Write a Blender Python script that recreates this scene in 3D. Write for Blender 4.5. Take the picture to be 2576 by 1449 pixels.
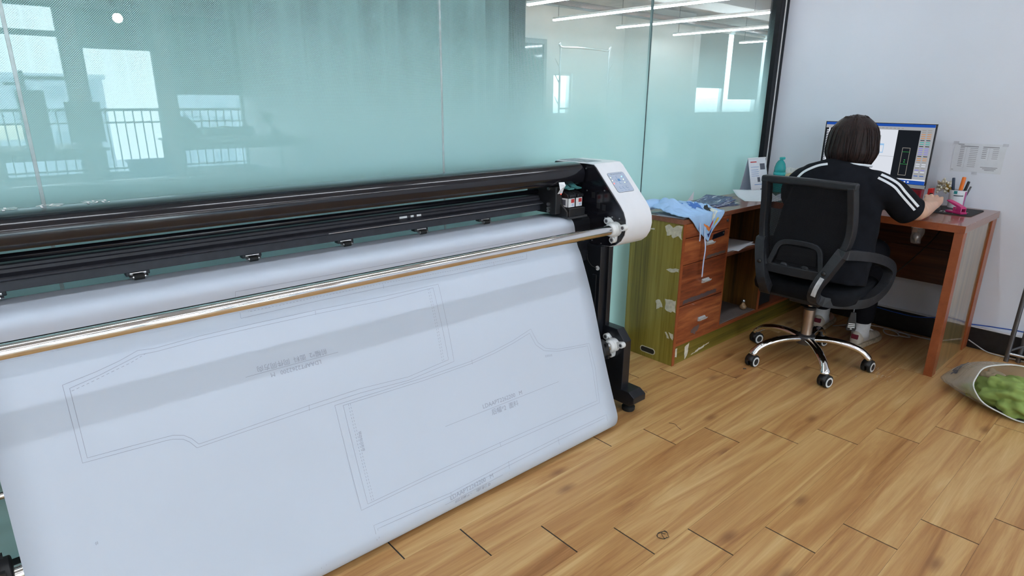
import bpy, bmesh, math, random
from mathutils import Vector, Matrix, Euler
import numpy as np

for o in list(bpy.data.objects):
    bpy.data.objects.remove(o, do_unlink=True)
SC = bpy.context.scene
COL = SC.collection
PI = math.pi

# ------------------------------------------------------------------ camera
FPX, YAW, PITCH, ROLL = 1544.85, math.radians(48.573), math.radians(17.162), math.radians(0.3845)
cy_, sy_, cp_, sp_ = math.cos(YAW), math.sin(YAW), math.cos(PITCH), math.sin(PITCH)
fwd = Vector((cy_*cp_, sy_*cp_, -sp_)); rgt = Vector((sy_, -cy_, 0)); upv = rgt.cross(fwd)
r2 = rgt*math.cos(ROLL) + upv*math.sin(ROLL); u2 = -rgt*math.sin(ROLL) + upv*math.cos(ROLL)
cam = bpy.data.cameras.new('camera'); camo = bpy.data.objects.new('camera', cam); COL.objects.link(camo)
m4 = Matrix((r2, u2, -fwd)).transposed().to_4x4(); m4.translation = Vector((-4.02, -2.03, 1.31))
camo.matrix_world = m4
cam.sensor_width = 36.0; cam.sensor_fit = 'HORIZONTAL'; cam.lens = 36.0*FPX/2576.0
cam.clip_start = 0.02; cam.clip_end = 400
SC.camera = camo

# ------------------------------------------------------------------ world (overcast sky), exposure
wd = bpy.data.worlds.new('overcast'); SC.world = wd; wd.use_nodes = True
bg = wd.node_tree.nodes['Background']
bg.inputs[0].default_value = (0.80, 0.90, 1.0, 1); bg.inputs[1].default_value = 11.0
SC.view_settings.view_transform = 'Standard'; SC.view_settings.look = 'None'
SC.view_settings.gamma = 1.0; SC.view_settings.exposure = 0.12
SC.view_settings.use_curve_mapping = False
TUBE_STRENGTH = 35.0
def portal(name, loc, sx, sz, rot):
    l = bpy.data.lights.new(name, 'AREA'); l.shape = 'RECTANGLE'; l.size = sx; l.size_y = sz
    l.cycles.is_portal = True
    o = bpy.data.objects.new(name, l); o.location = loc; o.rotation_euler = rot; COL.objects.link(o)
portal('daylight_portal', (-4.4, -10.25, 1.3), 8.8, 2.6, (PI/2, 0, 0))
portal('daylight_portal_hall', (9.5, 8.35, 1.9), 9.0, 2.6, (-PI/2, 0, 0))

# ------------------------------------------------------------------ helpers
def lin(c):
    c = c/255.0
    return c/12.92 if c <= 0.04045 else ((c+0.055)/1.055)**2.4
def rgb(r, g, b): return (lin(r), lin(g), lin(b), 1.0)

class NT:
    def __init__(s, name):
        s.m = bpy.data.materials.new(name); s.m.use_nodes = True
        s.t = s.m.node_tree; s.t.nodes.clear()
        s.out = s.n('ShaderNodeOutputMaterial')
    def n(s, typ, **kw):
        nd = s.t.nodes.new(typ)
        for k, v in kw.items():
            if k.startswith('i_'):
                key = k[2:]
                nd.inputs[int(key) if key.isdigit() else key].default_value = v
            else: setattr(nd, k, v)
        return nd
    def l(s, a, b): s.t.links.new(a, b)
    def math(s, op, a, b=None, c=None, clamp=False):
        nd = s.n('ShaderNodeMath', operation=op); nd.use_clamp = clamp
        for i, v in enumerate((a, b, c)):
            if v is None: continue
            if isinstance(v, (int, float)): nd.inputs[i].default_value = v
            else: s.l(v, nd.inputs[i])
        return nd.outputs[0]
    def ramp(s, fac, stops, interp='LINEAR'):
        nd = s.n('ShaderNodeValToRGB'); cr = nd.color_ramp; cr.interpolation = interp
        while len(cr.elements) > 1: cr.elements.remove(cr.elements[-1])
        cr.elements[0].position = stops[0][0]; cr.elements[0].color = stops[0][1]
        for p, c in stops[1:]:
            e = cr.elements.new(p); e.color = c
        s.l(fac, nd.inputs[0]); return nd.outputs[0]
    def mix(s, fac, a, b, blend='MIX'):
        nd = s.n('ShaderNodeMix', data_type='RGBA', blend_type=blend)
        for i, v in ((0, fac), (6, a), (7, b)):
            if isinstance(v, (int, float)): nd.inputs[i].default_value = v
            elif isinstance(v, tuple): nd.inputs[i].default_value = v
            else: s.l(v, nd.inputs[i])
        return nd.outputs[2]
    def coords(s, scale=(1, 1, 1), kind='Object', rnd=False):
        tc = s.n('ShaderNodeTexCoord'); mp = s.n('ShaderNodeMapping'); mp.inputs['Scale'].default_value = scale
        if kind == 'World':
            g = s.n('ShaderNodeNewGeometry'); s.l(g.outputs['Position'], mp.inputs[0])
        else: s.l(tc.outputs[kind], mp.inputs[0])
        if rnd:
            oi = s.n('ShaderNodeObjectInfo'); v = s.n('ShaderNodeVectorMath', operation='SCALE')
            cb = s.n('ShaderNodeCombineXYZ')
            for i, k in enumerate((37.0, 91.0, 53.0)): s.l(s.math('MULTIPLY', oi.outputs['Random'], k), cb.inputs[i])
            s.l(cb.outputs[0], mp.inputs['Location'])
        return mp.outputs[0]
    def noise(s, vec, scale=5, detail=3, rough=0.5, dist=0.0):
        nd = s.n('ShaderNodeTexNoise'); s.l(vec, nd.inputs['Vector'])
        nd.inputs['Scale'].default_value = scale; nd.inputs['Detail'].default_value = detail
        nd.inputs['Roughness'].default_value = rough; nd.inputs['Distortion'].default_value = dist
        return nd.outputs['Fac']
    def bump(s, h, strength=0.1, dist=0.01):
        nd = s.n('ShaderNodeBump'); nd.inputs['Strength'].default_value = strength; nd.inputs['Distance'].default_value = dist
        s.l(h, nd.inputs['Height']); return nd.outputs[0]
    def principled(s, color, rough=0.5, metal=0.0, spec=0.5, normal=None, coat=0.0, **kw):
        p = s.n('ShaderNodeBsdfPrincipled')
        for k, v in (('Base Color', color), ('Roughness', rough), ('Metallic', metal), ('Specular IOR Level', spec), ('Coat Weight', coat)):
            if isinstance(v, (int, float, tuple)): p.inputs[k].default_value = v
            else: s.l(v, p.inputs[k])
        for k, v in kw.items(): p.inputs[k.replace('_', ' ')].default_value = v
        if normal is not None: s.l(normal, p.inputs['Normal'])
        s.l(p.outputs[0], s.out.inputs[0]); return p

def plain(name, col, rough=0.5, metal=0.0, spec=0.5, var=0.06, nscale=30, bump=0.0, bscale=200, coat=0.0, **kw):
    """solid colour with slight procedural variation"""
    t = NT(name); v = t.coords()
    n = t.noise(v, nscale, 3)
    d = tuple(max(0, c*(1-var*1.6)) for c in col[:3])+(1,)
    b = tuple(min(1, c*(1+var)) for c in col[:3])+(1,)
    c = t.ramp(n, [(0.3, d), (0.7, b)])
    nm = t.bump(t.noise(v, bscale, 2), bump, 0.002) if bump else None
    t.principled(c, rough, metal, spec, nm, coat, **kw)
    return t.m

def wood(name, cols, along='x', grain=6.0, rough=0.4, contrast=(0.25, 0.5, 0.75), coat=0.0, stretch=0.06, rnd=False):
    t = NT(name)
    sc = {'x': (stretch, 1, 1), 'y': (1, stretch, 1), 'z': (1, 1, stretch)}[along]
    v = t.coords(sc, rnd=rnd)
    n1 = t.noise(v, grain*2.5, 5, 0.6, 0.6); n2 = t.noise(v, grain*18, 3, 0.6)
    f = t.math('ADD', t.math('MULTIPLY', n1, 0.75), t.math('MULTIPLY', n2, 0.25))
    c = t.ramp(f, [(contrast[0], cols[0]), (contrast[1], cols[1]), (contrast[2], cols[2])])
    t.principled(c, rough, 0, 0.4, t.bump(n2, 0.08, 0.001), coat)
    return t.m

def emis(name, col, strength):
    t = NT(name); e = t.n('ShaderNodeEmission'); e.inputs[0].default_value = col; e.inputs[1].default_value = strength
    t.l(e.outputs[0], t.out.inputs[0]); return t.m

class MB:
    """collects shapes; build() links ONE mesh object"""
    def __init__(s): s.v = []; s.f = []
    def add(s, vs, fs):
        o = len(s.v); s.v += [tuple(p) for p in vs]; s.f += [tuple(i+o for i in f) for f in fs]; return s
    def box(s, x0, x1, y0, y1, z0, z1):
        return s.add([(x0,y0,z0),(x1,y0,z0),(x1,y1,z0),(x0,y1,z0),(x0,y0,z1),(x1,y0,z1),(x1,y1,z1),(x0,y1,z1)],
                     [(3,2,1,0),(4,5,6,7),(0,1,5,4),(1,2,6,5),(2,3,7,6),(3,0,4,7)])
    def prism(s, poly, a, b, axis='x'):
        """poly: list of 2D points; axis x -> (y,z), y -> (x,z), z -> (x,y)"""
        def P(p, t): return {'x': (t, p[0], p[1]), 'y': (p[0], t, p[1]), 'z': (p[0], p[1], t)}[axis]
        n = len(poly); vs = [P(p, a) for p in poly]+[P(p, b) for p in poly]
        fs = [tuple(range(n))[::-1], tuple(range(n, 2*n))]+[(i, (i+1) % n, n+(i+1) % n, n+i) for i in range(n)]
        return s.add(vs, fs)
    def ring_frames(s, pts):
        pts = [Vector(p) for p in pts]; fr = []
        t0 = (pts[1]-pts[0]).normalized(); ref = Vector((0,0,1)) if abs(t0.z) < 0.9 else Vector((1,0,0))
        n = t0.cross(ref).normalized()
        for i, p in enumerate(pts):
            if i == 0: t = pts[1]-pts[0]
            elif i == len(pts)-1: t = pts[-1]-pts[-2]
            else: t = (pts[i+1]-pts[i]).normalized()+(pts[i]-pts[i-1]).normalized()
            t.normalize(); n = (n-t*n.dot(t)); n.normalize(); fr.append((p, n, t.cross(n)))
        return fr
    def tube(s, pts, r, seg=12, r2=None, cap=True):
        """round/elliptic tube; r may be a list"""
        fr = s.ring_frames(pts); vs = []; k = len(pts)
        for i, (p, n, b) in enumerate(fr):
            ra = r[i] if isinstance(r, (list, tuple)) else r
            rb = (r2[i] if isinstance(r2, (list, tuple)) else r2) if r2 is not None else ra
            for j in range(seg):
                a = 2*PI*j/seg; vs.append(p+n*(math.cos(a)*ra)+b*(math.sin(a)*rb))
        fs = [(i*seg+j, i*seg+(j+1) % seg, (i+1)*seg+(j+1) % seg, (i+1)*seg+j) for i in range(k-1) for j in range(seg)]
        if cap: fs += [tuple(range(seg))[::-1], tuple(range((k-1)*seg, k*seg))]
        return s.add(vs, fs)
    def cyl(s, p0, p1, r, seg=20): return s.tube([p0, p1], r, seg)
    def strip(s, pts, w, h, up=(0,0,1), close=False):
        """rectangular bar w (sideways) x h (along up) swept along pts"""
        pts = [Vector(p) for p in pts]; U = Vector(up).normalized(); n = len(pts); vs = []
        for i, p in enumerate(pts):
            if close: t = pts[(i+1) % n]-pts[i-1]
            else: t = pts[min(i+1, n-1)]-pts[max(i-1, 0)]
            t.normalize(); sd = t.cross(U)
            if sd.length < 1e-5: sd = Vector((1,0,0))
            sd.normalize(); u = sd.cross(t).normalized()
            ww = w[i] if isinstance(w, (list, tuple)) else w; hh = h[i] if isinstance(h, (list, tuple)) else h
            vs += [p-sd*ww/2-u*hh/2, p+sd*ww/2-u*hh/2, p+sd*ww/2+u*hh/2, p-sd*ww/2+u*hh/2]
        fs = []
        for i in range(n if close else n-1):
            a, b = i*4, ((i+1) % n)*4
            for j in range(4): fs.append((a+j, a+(j+1) % 4, b+(j+1) % 4, b+j))
        if not close: fs += [(3,2,1,0), tuple((n-1)*4+k for k in range(4))]
        return s.add(vs, fs)
    def lathe(s, prof, seg=24, c=(0,0,0), axis='z'):
        """prof: list (r, h)"""
        vs = []
        for r, h in prof:
            for j in range(seg):
                a = 2*PI*j/seg; x, y = r*math.cos(a), r*math.sin(a)
                q = {'z': (x, y, h), 'x': (h, x, y), 'y': (x, h, y)}[axis]
                vs.append((q[0]+c[0], q[1]+c[1], q[2]+c[2]))
        k = len(prof)
        fs = [(i*seg+j, i*seg+(j+1) % seg, (i+1)*seg+(j+1) % seg, (i+1)*seg+j) for i in range(k-1) for j in range(seg)]
        if prof[0][0] > 1e-6: fs.append(tuple(range(seg))[::-1])
        if prof[-1][0] > 1e-6: fs.append(tuple(range((k-1)*seg, k*seg)))
        return s.add(vs, fs)
    def ball(s, c, r, seg=16, ring=10, sc=(1,1,1)):
        prof = []
        vs = []
        for i in range(ring+1):
            t = PI*i/ring
            for j in range(seg):
                a = 2*PI*j/seg
                vs.append((c[0]+r*sc[0]*math.sin(t)*math.cos(a), c[1]+r*sc[1]*math.sin(t)*math.sin(a), c[2]-r*sc[2]*math.cos(t)))
        fs = [(i*seg+j, i*seg+(j+1) % seg, (i+1)*seg+(j+1) % seg, (i+1)*seg+j) for i in range(ring) for j in range(seg)]
        return s.add(vs, fs)
    def grid(s, fn, nu, nv):
        vs = [fn(i/nu, j/nv) for j in range(nv+1) for i in range(nu+1)]
        fs = [(j*(nu+1)+i, j*(nu+1)+i+1, (j+1)*(nu+1)+i+1, (j+1)*(nu+1)+i) for j in range(nv) for i in range(nu)]
        return s.add(vs, fs)
    def xf(s, m):
        s.v = [tuple(m @ Vector(p)) for p in s.v]; return s
    def build(s, name, mat, parent=None, smooth=False, bevel=0, seg=2, solid=0, sub=0, loc=None, weld=False, auto=None):
        me = bpy.data.meshes.new(name); me.from_pydata(s.v, [], s.f)
        bm = bmesh.new(); bm.from_mesh(me)
        if weld: bmesh.ops.remove_doubles(bm, verts=bm.verts, dist=1e-5)
        bmesh.ops.recalc_face_normals(bm, faces=bm.faces); bm.to_mesh(me); bm.free()
        me.materials.append(M[mat] if isinstance(mat, str) else mat)
        o = bpy.data.objects.new(name, me); COL.objects.link(o)
        if parent is not None:
            o.parent = parent
            if parent.name in WORLD: o.matrix_parent_inverse = Matrix.Translation(-Vector(WORLD[parent.name]))
        if loc is not None: o.location = loc
        if solid:
            md = o.modifiers.new('solid', 'SOLIDIFY'); md.thickness = solid; md.offset = 0
        if bevel:
            md = o.modifiers.new('bevel', 'BEVEL'); md.width = bevel; md.segments = seg; md.limit_method = 'ANGLE'; md.angle_limit = 0.6
        if sub:
            md = o.modifiers.new('sub', 'SUBSURF'); md.levels = sub; md.render_levels = sub
        if smooth:
            for p in me.polygons: p.use_smooth = True
            if auto: me.set_sharp_from_angle(angle=auto)
        return o
WORLD = {}
def empty(name, loc=(0,0,0), rz=0.0):
    o = bpy.data.objects.new(name, None); COL.objects.link(o); o.location = loc; o.rotation_euler = (0,0,rz)
    o.empty_display_size = 0.05; return o
def thing(name, label, cat, loc=(0,0,0), group=None):
    """an Empty at the thing's base; children are modelled in world coordinates"""
    o = empty(name, loc); WORLD[o.name] = tuple(loc)
    o['label'] = label; o['category'] = cat
    if group: o['group'] = group
    return o
def tag(o, label, cat, group=None):
    o['label'] = label; o['category'] = cat
    if group: o['group'] = group
    return o
def struct(o): o['kind'] = 'structure'; return o
def rrect(w, h, r, n=5, cx=0, cy=0):
    pts = []
    for k, (sx, sy) in enumerate(((1,1),(-1,1),(-1,-1),(1,-1))):
        for i in range(n+1):
            a = PI/2*k+PI/2*i/n
            pts.append((cx+sx*(w/2-r)+r*math.cos(a), cy+sy*(h/2-r)+r*math.sin(a)))
    return pts
def spline(pts, n=8):
    """Catmull-Rom through points"""
    P = [Vector(p) for p in pts]; out = []
    for i in range(len(P)-1):
        p0 = P[max(i-1, 0)]; p1 = P[i]; p2 = P[i+1]; p3 = P[min(i+2, len(P)-1)]
        for k in range(n):
            t = k/n
            out.append(0.5*((2*p1)+(p2-p0)*t+(2*p0-5*p1+4*p2-p3)*t*t+(3*p1-p0-3*p2+p3)*t**3))
    out.append(P[-1]); return out
def text_geo(body, size, bold=0.0):
    cu = bpy.data.curves.new('txt', 'FONT'); cu.body = body; cu.size = size; cu.align_x = 'CENTER'; cu.align_y = 'CENTER'; cu.resolution_u = 2; cu.offset = bold
    ob = bpy.data.objects.new('txt', cu); COL.objects.link(ob)
    dg = bpy.context.evaluated_depsgraph_get(); me = bpy.data.meshes.new_from_object(ob.evaluated_get(dg))
    vs = [v.co.copy() for v in me.vertices]; fs = [tuple(p.vertices) for p in me.polygons]
    bpy.data.objects.remove(ob); bpy.data.curves.remove(cu); bpy.data.meshes.remove(me)
    return vs, fs

# ------------------------------------------------------------------ materials
M = {}
M['wall'] = plain('white_wall_paint', (0.77, 0.80, 0.88, 1), 0.6, var=0.02, nscale=2, bump=0.15, bscale=120)
M['hall_wall'] = plain('hall_paint', (0.75, 0.75, 0.74, 1), 0.7, var=0.03, nscale=2)
M['hall_pillar'] = plain('pillar_paint', (0.62, 0.62, 0.60, 1), 0.7, var=0.03, nscale=2)
M['ceiling'] = plain('ceiling_paint', (0.70, 0.71, 0.73, 1), 0.8, var=0.03, nscale=2)
M['hall_ceiling'] = plain('grey_concrete', (0.42, 0.42, 0.42, 1), 0.85, var=0.12, nscale=3)
M['black_frame'] = plain('black_aluminium', (0.010, 0.011, 0.014, 1), 0.5, spec=0.2, var=0.1)
M['blackboard'] = plain('black_skirting', (0.010, 0.010, 0.012, 1), 0.42, var=0.3, nscale=40)
M['grey_frame'] = plain('grey_metal', (0.16, 0.18, 0.19, 1), 0.4, 0.3)
M['seam'] = plain('joint_sealant', (0.42, 0.52, 0.52, 1), 0.18, var=0.1)
M['seam_dark'] = plain('dark_joint', (0.07, 0.13, 0.13, 1), 0.3, var=0.1)
M['white_trim'] = plain('white_trim_paint', (0.75, 0.75, 0.76, 1), 0.4, var=0.04)
M['gloss_black'] = plain('glossy_black_metal', (0.009, 0.009, 0.013, 1), 0.13, spec=0.6, var=0.1)
M['satin_black'] = plain('satin_black_metal', (0.010, 0.011, 0.015, 1), 0.34, spec=0.5, var=0.15, nscale=50)
M['rail_black'] = plain('anodised_black', (0.026, 0.026, 0.034, 1), 0.5, spec=0.5, var=0.15, nscale=50)
M['matte_black'] = plain('black_plastic', (0.012, 0.012, 0.014, 1), 0.5, var=0.15)
M['rubber'] = plain('black_rubber', (0.01, 0.01, 0.01, 1), 0.7, var=0.15)
M['chrome'] = plain('chrome', (0.80, 0.80, 0.80, 1), 0.07, 1.0, var=0.03, nscale=12)
M['steel'] = plain('brushed_steel', (0.55, 0.55, 0.56, 1), 0.28, 1.0, var=0.06)
M['dark_steel'] = plain('dark_grey_tube', (0.13, 0.13, 0.14, 1), 0.35, 0.7, var=0.1)
M['white_plastic'] = plain('white_plastic', (0.82, 0.83, 0.86, 1), 0.28, var=0.01)
M['bracket_white'] = plain('white_nylon', (0.74, 0.75, 0.75, 1), 0.35, var=0.03)
M['ink'] = plain('printed_line', (0.34, 0.37, 0.46, 1), 0.7, var=0.05)
M['ink_dark'] = plain('printed_ink', (0.10, 0.11, 0.14, 1), 0.7, var=0.05)
M['ink_blue'] = plain('blue_print', (0.06, 0.22, 0.55, 1), 0.6, var=0.05)
M['ink_red'] = plain('red_print', (0.55, 0.04, 0.04, 1), 0.6, var=0.05)
M['white_print'] = plain('white_print', (0.8, 0.8, 0.8, 1), 0.6, var=0.02)
M['tube'] = emis('lit_tube', (0.86, 0.92, 1.0, 1), TUBE_STRENGTH)
M['tube_hall'] = emis('lit_hall_tube', (0.88, 0.92, 1.0, 1), 70.0)
M['led_red'] = emis('red_led', (1.0, 0.05, 0.03, 1), 8.0)
M['led_blue'] = emis('blue_led', (0.1, 0.45, 1.0, 1), 6.0)
M['led_white'] = emis('pale_led', (0.9, 1.0, 0.7, 1), 2.0)

def floor_mat():
    t = NT('oak_laminate'); oi = t.n('ShaderNodeObjectInfo')
    v = t.coords((0.55, 8.0, 8.0), rnd=True)
    n1 = t.noise(v, 1.4, 5, 0.58, 1.6)
    v2 = t.coords((1.2, 60.0, 60.0), rnd=True); n2 = t.noise(v2, 2.2, 4, 0.7, 0.3)
    n0 = t.noise(t.coords((0.5, 3.0, 3.0), rnd=True), 1.3, 2, 0.5, 0.5)
    f = t.math('ADD', t.math('MULTIPLY', n1, 0.70), t.math('MULTIPLY', n2, 0.18))
    f = t.math('ADD', f, t.math('MULTIPLY', n0, 0.14))
    f = t.math('ADD', f, t.math('MULTIPLY', t.math('SUBTRACT', oi.outputs['Random'], 0.5), 0.025))
    c = t.ramp(f, [(0.32, rgb(146, 97, 55)), (0.41, rgb(175, 125, 75)), (0.50, rgb(193, 147, 92)), (0.58, rgb(206, 165, 108)), (0.70, rgb(222, 188, 133))])
    # knots
    v3 = t.coords((1.5, 3.6, 1.0), rnd=True)
    vo = t.n('ShaderNodeTexVoronoi', voronoi_dimensions='2D'); t.l(v3, vo.inputs['Vector']); vo.inputs['Scale'].default_value = 1.0
    k = t.ramp(vo.outputs['Distance'], [(0.015, (1,1,1,1)), (0.085, (0,0,0,1))])
    c = t.mix(t.math('MULTIPLY', k, 0.6), c, rgb(112, 64, 38))
    t.principled(c, t.math('ADD', t.math('MULTIPLY', n2, 0.12), 0.30), 0, 0.35, t.bump(n2, 0.06, 0.001))
    return t.m
M['oak'] = floor_mat()
def floor_far():
    t = NT('oak_laminate_far'); v = t.coords((1, 1, 1), 'World')
    br = t.n('ShaderNodeTexBrick'); t.l(v, br.inputs['Vector']); br.inputs['Scale'].default_value = 1.0
    br.offset = 0.2; br.inputs['Brick Width'].default_value = 0.948; br.inputs['Row Height'].default_value = 0.1583
    br.inputs['Mortar Size'].default_value = 0.0012
    br.inputs['Color1'].default_value = rgb(178, 128, 76); br.inputs['Color2'].default_value = rgb(198, 152, 95); br.inputs['Mortar'].default_value = rgb(60, 40, 25)
    n = t.noise(t.coords((1.5, 30, 1), 'World'), 2, 4)
    c = t.mix(t.math('MULTIPLY', n, 0.5), br.outputs[0], rgb(150, 100, 58))
    t.principled(c, 0.35, 0, 0.35); return t.m
M['oak_far'] = floor_far()

def schlick(t, f0=0.042):
    g = t.n('ShaderNodeNewGeometry'); d = t.n('ShaderNodeVectorMath', operation='DOT_PRODUCT')
    t.l(g.outputs['Incoming'], d.inputs[0]); t.l(g.outputs['Normal'], d.inputs[1])
    c = t.math('SUBTRACT', 1.0, t.math('ABSOLUTE', d.outputs['Value']), clamp=True)
    return t.math('MULTIPLY_ADD', t.math('POWER', c, 5.0), 1-f0, f0, clamp=True)
def clear_glass(name, tint=(0.93, 0.98, 0.97, 1)):
    t = NT(name); fr = schlick(t)
    tr = t.n('ShaderNodeBsdfTransparent'); tr.inputs[0].default_value = tint
    gl = t.n('ShaderNodeBsdfGlossy'); gl.inputs[1].default_value = 0.0
    mx = t.n('ShaderNodeMixShader'); t.l(fr, mx.inputs[0]); t.l(tr.outputs[0], mx.inputs[1]); t.l(gl.outputs[0], mx.inputs[2])
    t.l(mx.outputs[0], t.out.inputs[0]); return t.m
M['window_glass'] = clear_glass('window_glass')

def film_glass():
    """clear glass with a mint film whose halftone dots thin out towards the top"""
    t = NT('mint_film_glass'); g = t.n('ShaderNodeNewGeometry'); sp = t.n('ShaderNodeSeparateXYZ'); t.l(g.outputs['Position'], sp.inputs[0])
    x, z = sp.outputs[0], sp.outputs[2]; P = 0.00365*math.sqrt(2)
    cu = t.math('COSINE', t.math('MULTIPLY', t.math('ADD', x, z), 2*PI/P))
    cv = t.math('COSINE', t.math('MULTIPLY', t.math('SUBTRACT', x, z), 2*PI/P))
    c = t.math('ADD', cu, cv)
    mr = t.n('ShaderNodeMapRange', interpolation_type='LINEAR'); t.l(z, mr.inputs[0])
    for i, val in ((1, FILM_Z0), (2, FILM_Z1), (3, -2.2), (4, 2.2)): mr.inputs[i].default_value = val
    # film where c > threshold
    d = t.math('SUBTRACT', c, mr.outputs[0])
    film = t.math('MULTIPLY_ADD', d, 2.0, 0.5, clamp=True)
    df = t.n('ShaderNodeBsdfDiffuse'); df.inputs[0].default_value = FILM_COL
    tl = t.n('ShaderNodeBsdfTranslucent'); tl.inputs[0].default_value = FILM_TRANS
    fm = t.n('ShaderNodeMixShader'); fm.inputs[0].default_value = 0.30
    t.l(df.outputs[0], fm.inputs[1]); t.l(tl.outputs[0], fm.inputs[2])
    tr = t.n('ShaderNodeBsdfTransparent'); tr.inputs[0].default_value = (0.90, 0.97, 0.96, 1)
    body = t.n('ShaderNodeMixShader'); t.l(film, body.inputs[0]); t.l(tr.outputs[0], body.inputs[1]); t.l(fm.outputs[0], body.inputs[2])
    fr = schlick(t, 0.065)
    gl = t.n('ShaderNodeBsdfGlossy'); gl.inputs[1].default_value = 0.0
    mx = t.n('ShaderNodeMixShader'); t.l(fr, mx.inputs[0]); t.l(body.outputs[0], mx.inputs[1]); t.l(gl.outputs[0], mx.inputs[2])
    t.l(mx.outputs[0], t.out.inputs[0]); return t.m
FILM_Z0, FILM_Z1 = 1.17, 1.88
FILM_COL = (0.54, 0.88, 0.87, 1); FILM_TRANS = (0.36, 0.66, 0.65, 1)
M['film'] = film_glass()

# ------------------------------------------------------------------ structure: floor
PW, PL = 0.1583, 0.948
fl = MB().box(-9.0, 15.0, -10.2, 8.2, -0.12, -0.0085).build('floor', 'oak_far'); struct(fl)
joint0 = {0: -3.80, 1: -3.62, 2: -3.45, 3: -3.259, 4: -3.055, 5: -2.849, 6: -2.679, 7: -2.504, 8: -2.307, 9: -2.101, 10: -1.884}
random.seed(4)
plank_cache = {}
for k in range(0, 21):
    yt = -0.0605 - PW*k              # rows counted from the glass
    j = joint0.get(k, -1.884 + 0.19*(k-10))
    x = j
    while x > -5.9: x -= PL
    while x < 0.03:
        a, b = x+0.0025, x+PL-0.0025
        if k > 14: a, b = a, b
        b = min(b, 0.0)
        if b-a > 0.05:
            L = round(b-a, 4)
            if L not in plank_cache:
                me = MB().box(0, L, 0.0003, PW-0.0003, -0.0084, 0.0)
                ob = me.build('plank', 'oak', fl, bevel=0.0006, seg=1); plank_cache[L] = ob.data
            else:
                ob = bpy.data.objects.new('plank', plank_cache[L]); COL.objects.link(ob); ob.parent = fl
            ob.location = (a, yt-PW, 0)
        x += PL
# dark recess below the planks seen in the end joints
MB().box(-6.85, 0.0, -0.0605-PW*21, -0.0605, -0.0086, -0.0014).build('underlay', 'matte_black', fl)
MB().box(-9.0, 0.03, -0.0605, 0.0, -0.0086, 0.0).build('threshold_strip', 'oak_far', fl)

M['scuff'] = plain('pale_floor_scuff', (0.60, 0.52, 0.42, 1), 0.7, var=0.1)
random.seed(77)
for i in range(26):
    x, y = -.80+random.gauss(0, .05), -1.14+random.gauss(0, .035); L = random.uniform(.01, .035)
    MB().strip([(x, y, .0002), (x+L*.9, y+L*random.uniform(-.25, .25), .0002)], random.uniform(.001, .003), .0003).build('scuff_mark', 'scuff', fl)
# ------------------------------------------------------------------ structure: walls
struct(MB().box(0.03, 0.20, -10.0, -0.05, -0.12, 2.95).build('wall_right', 'wall'))
bb = struct(MB().box(0.0, 0.03, -10.0, -0.05, 0.0, 0.118).build('baseboard_right', 'blackboard', bevel=0.002))
MB().box(0.0005, 0.03, -10.0, -0.05, 0.118, 0.122).build('ledge', 'white_trim', bb)
struct(MB().box(-9.2, -9.0, -10.0, 8.2, -0.12, 2.95).build('wall_left', 'wall'))
struct(MB().box(-9.2, 0.2, -10.2, 0.0, 2.95, 3.05).build('ceiling', 'ceiling'))
# glass partition
gp = struct(empty('wall_back')); WORLD['wall_back'] = (0,0,0)
edges = [-9.0, -7.754, -6.464, -5.174, -3.881, -2.594, -1.309, -0.055]
for a, b in zip(edges[:-1], edges[1:]):
    pn = MB().box(a+0.002, b-0.002, 0.0, 0.010, 0.04, 2.90).build('glass_pane', 'film', gp)
    pn.data.materials.append(M['window_glass'])          # the film is stuck on the room side only
    for q in pn.data.polygons: q.material_index = 0 if q.normal.y < -0.5 else 1
for e in edges[1:-1]:
    MB().box(e-0.0045, e+0.0045, -0.0012, 0.0112, 0.04, 2.90).build('joint_strip', 'seam' if e < -2 else 'seam_dark', gp, bevel=0.001)
MB().box(-9.0, 0.03, -0.03, 0.04, 0.0, 0.04).build('bottom_rail', 'black_frame', gp, bevel=0.002)
MB().box(-9.0, 0.03, -0.03, 0.04, 2.90, 2.95).build('top_rail', 'black_frame', gp, bevel=0.002)
MB().box(-0.062, -0.012, -0.030, 0.04, 0.04, 2.90).build('post', 'black_frame', gp, bevel=0.002)
MB().box(-0.012, -0.004, -0.034, 0.04, 0.04, 2.90).build('post_bead', 'white_trim', gp)
MB().box(-0.004, 0.03, -0.036, 0.04, 0.04, 2.90).build('post', 'black_frame', gp, bevel=0.002)
MB().box(0.03, 0.20, -0.05, 0.04, 0.0, 2.95).build('wall_end', 'wall', gp)
# black post and curtain just behind the glass
MB().box(-2.205, -2.145, 0.02, 0.06, 0.0, 2.90).build('post', 'black_frame', gp, bevel=0.002)

# window wall behind the camera (seen reflected in the glass)
ww = struct(empty('wall_front')); WORLD['wall_front'] = (0,0,0)
MB().box(0.08, 0.20, -10.2, -10.0, -0.12, 2.95).build('wall_panel', 'wall', ww)
MB().box(-9.2, 0.08, -10.2, -10.0, 2.62, 2.95).build('wall_panel', 'wall', ww)
MB().box(-9.2, 0.08, -10.2, -10.0, -0.12, 0.06).build('sill', 'wall', ww)
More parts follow.
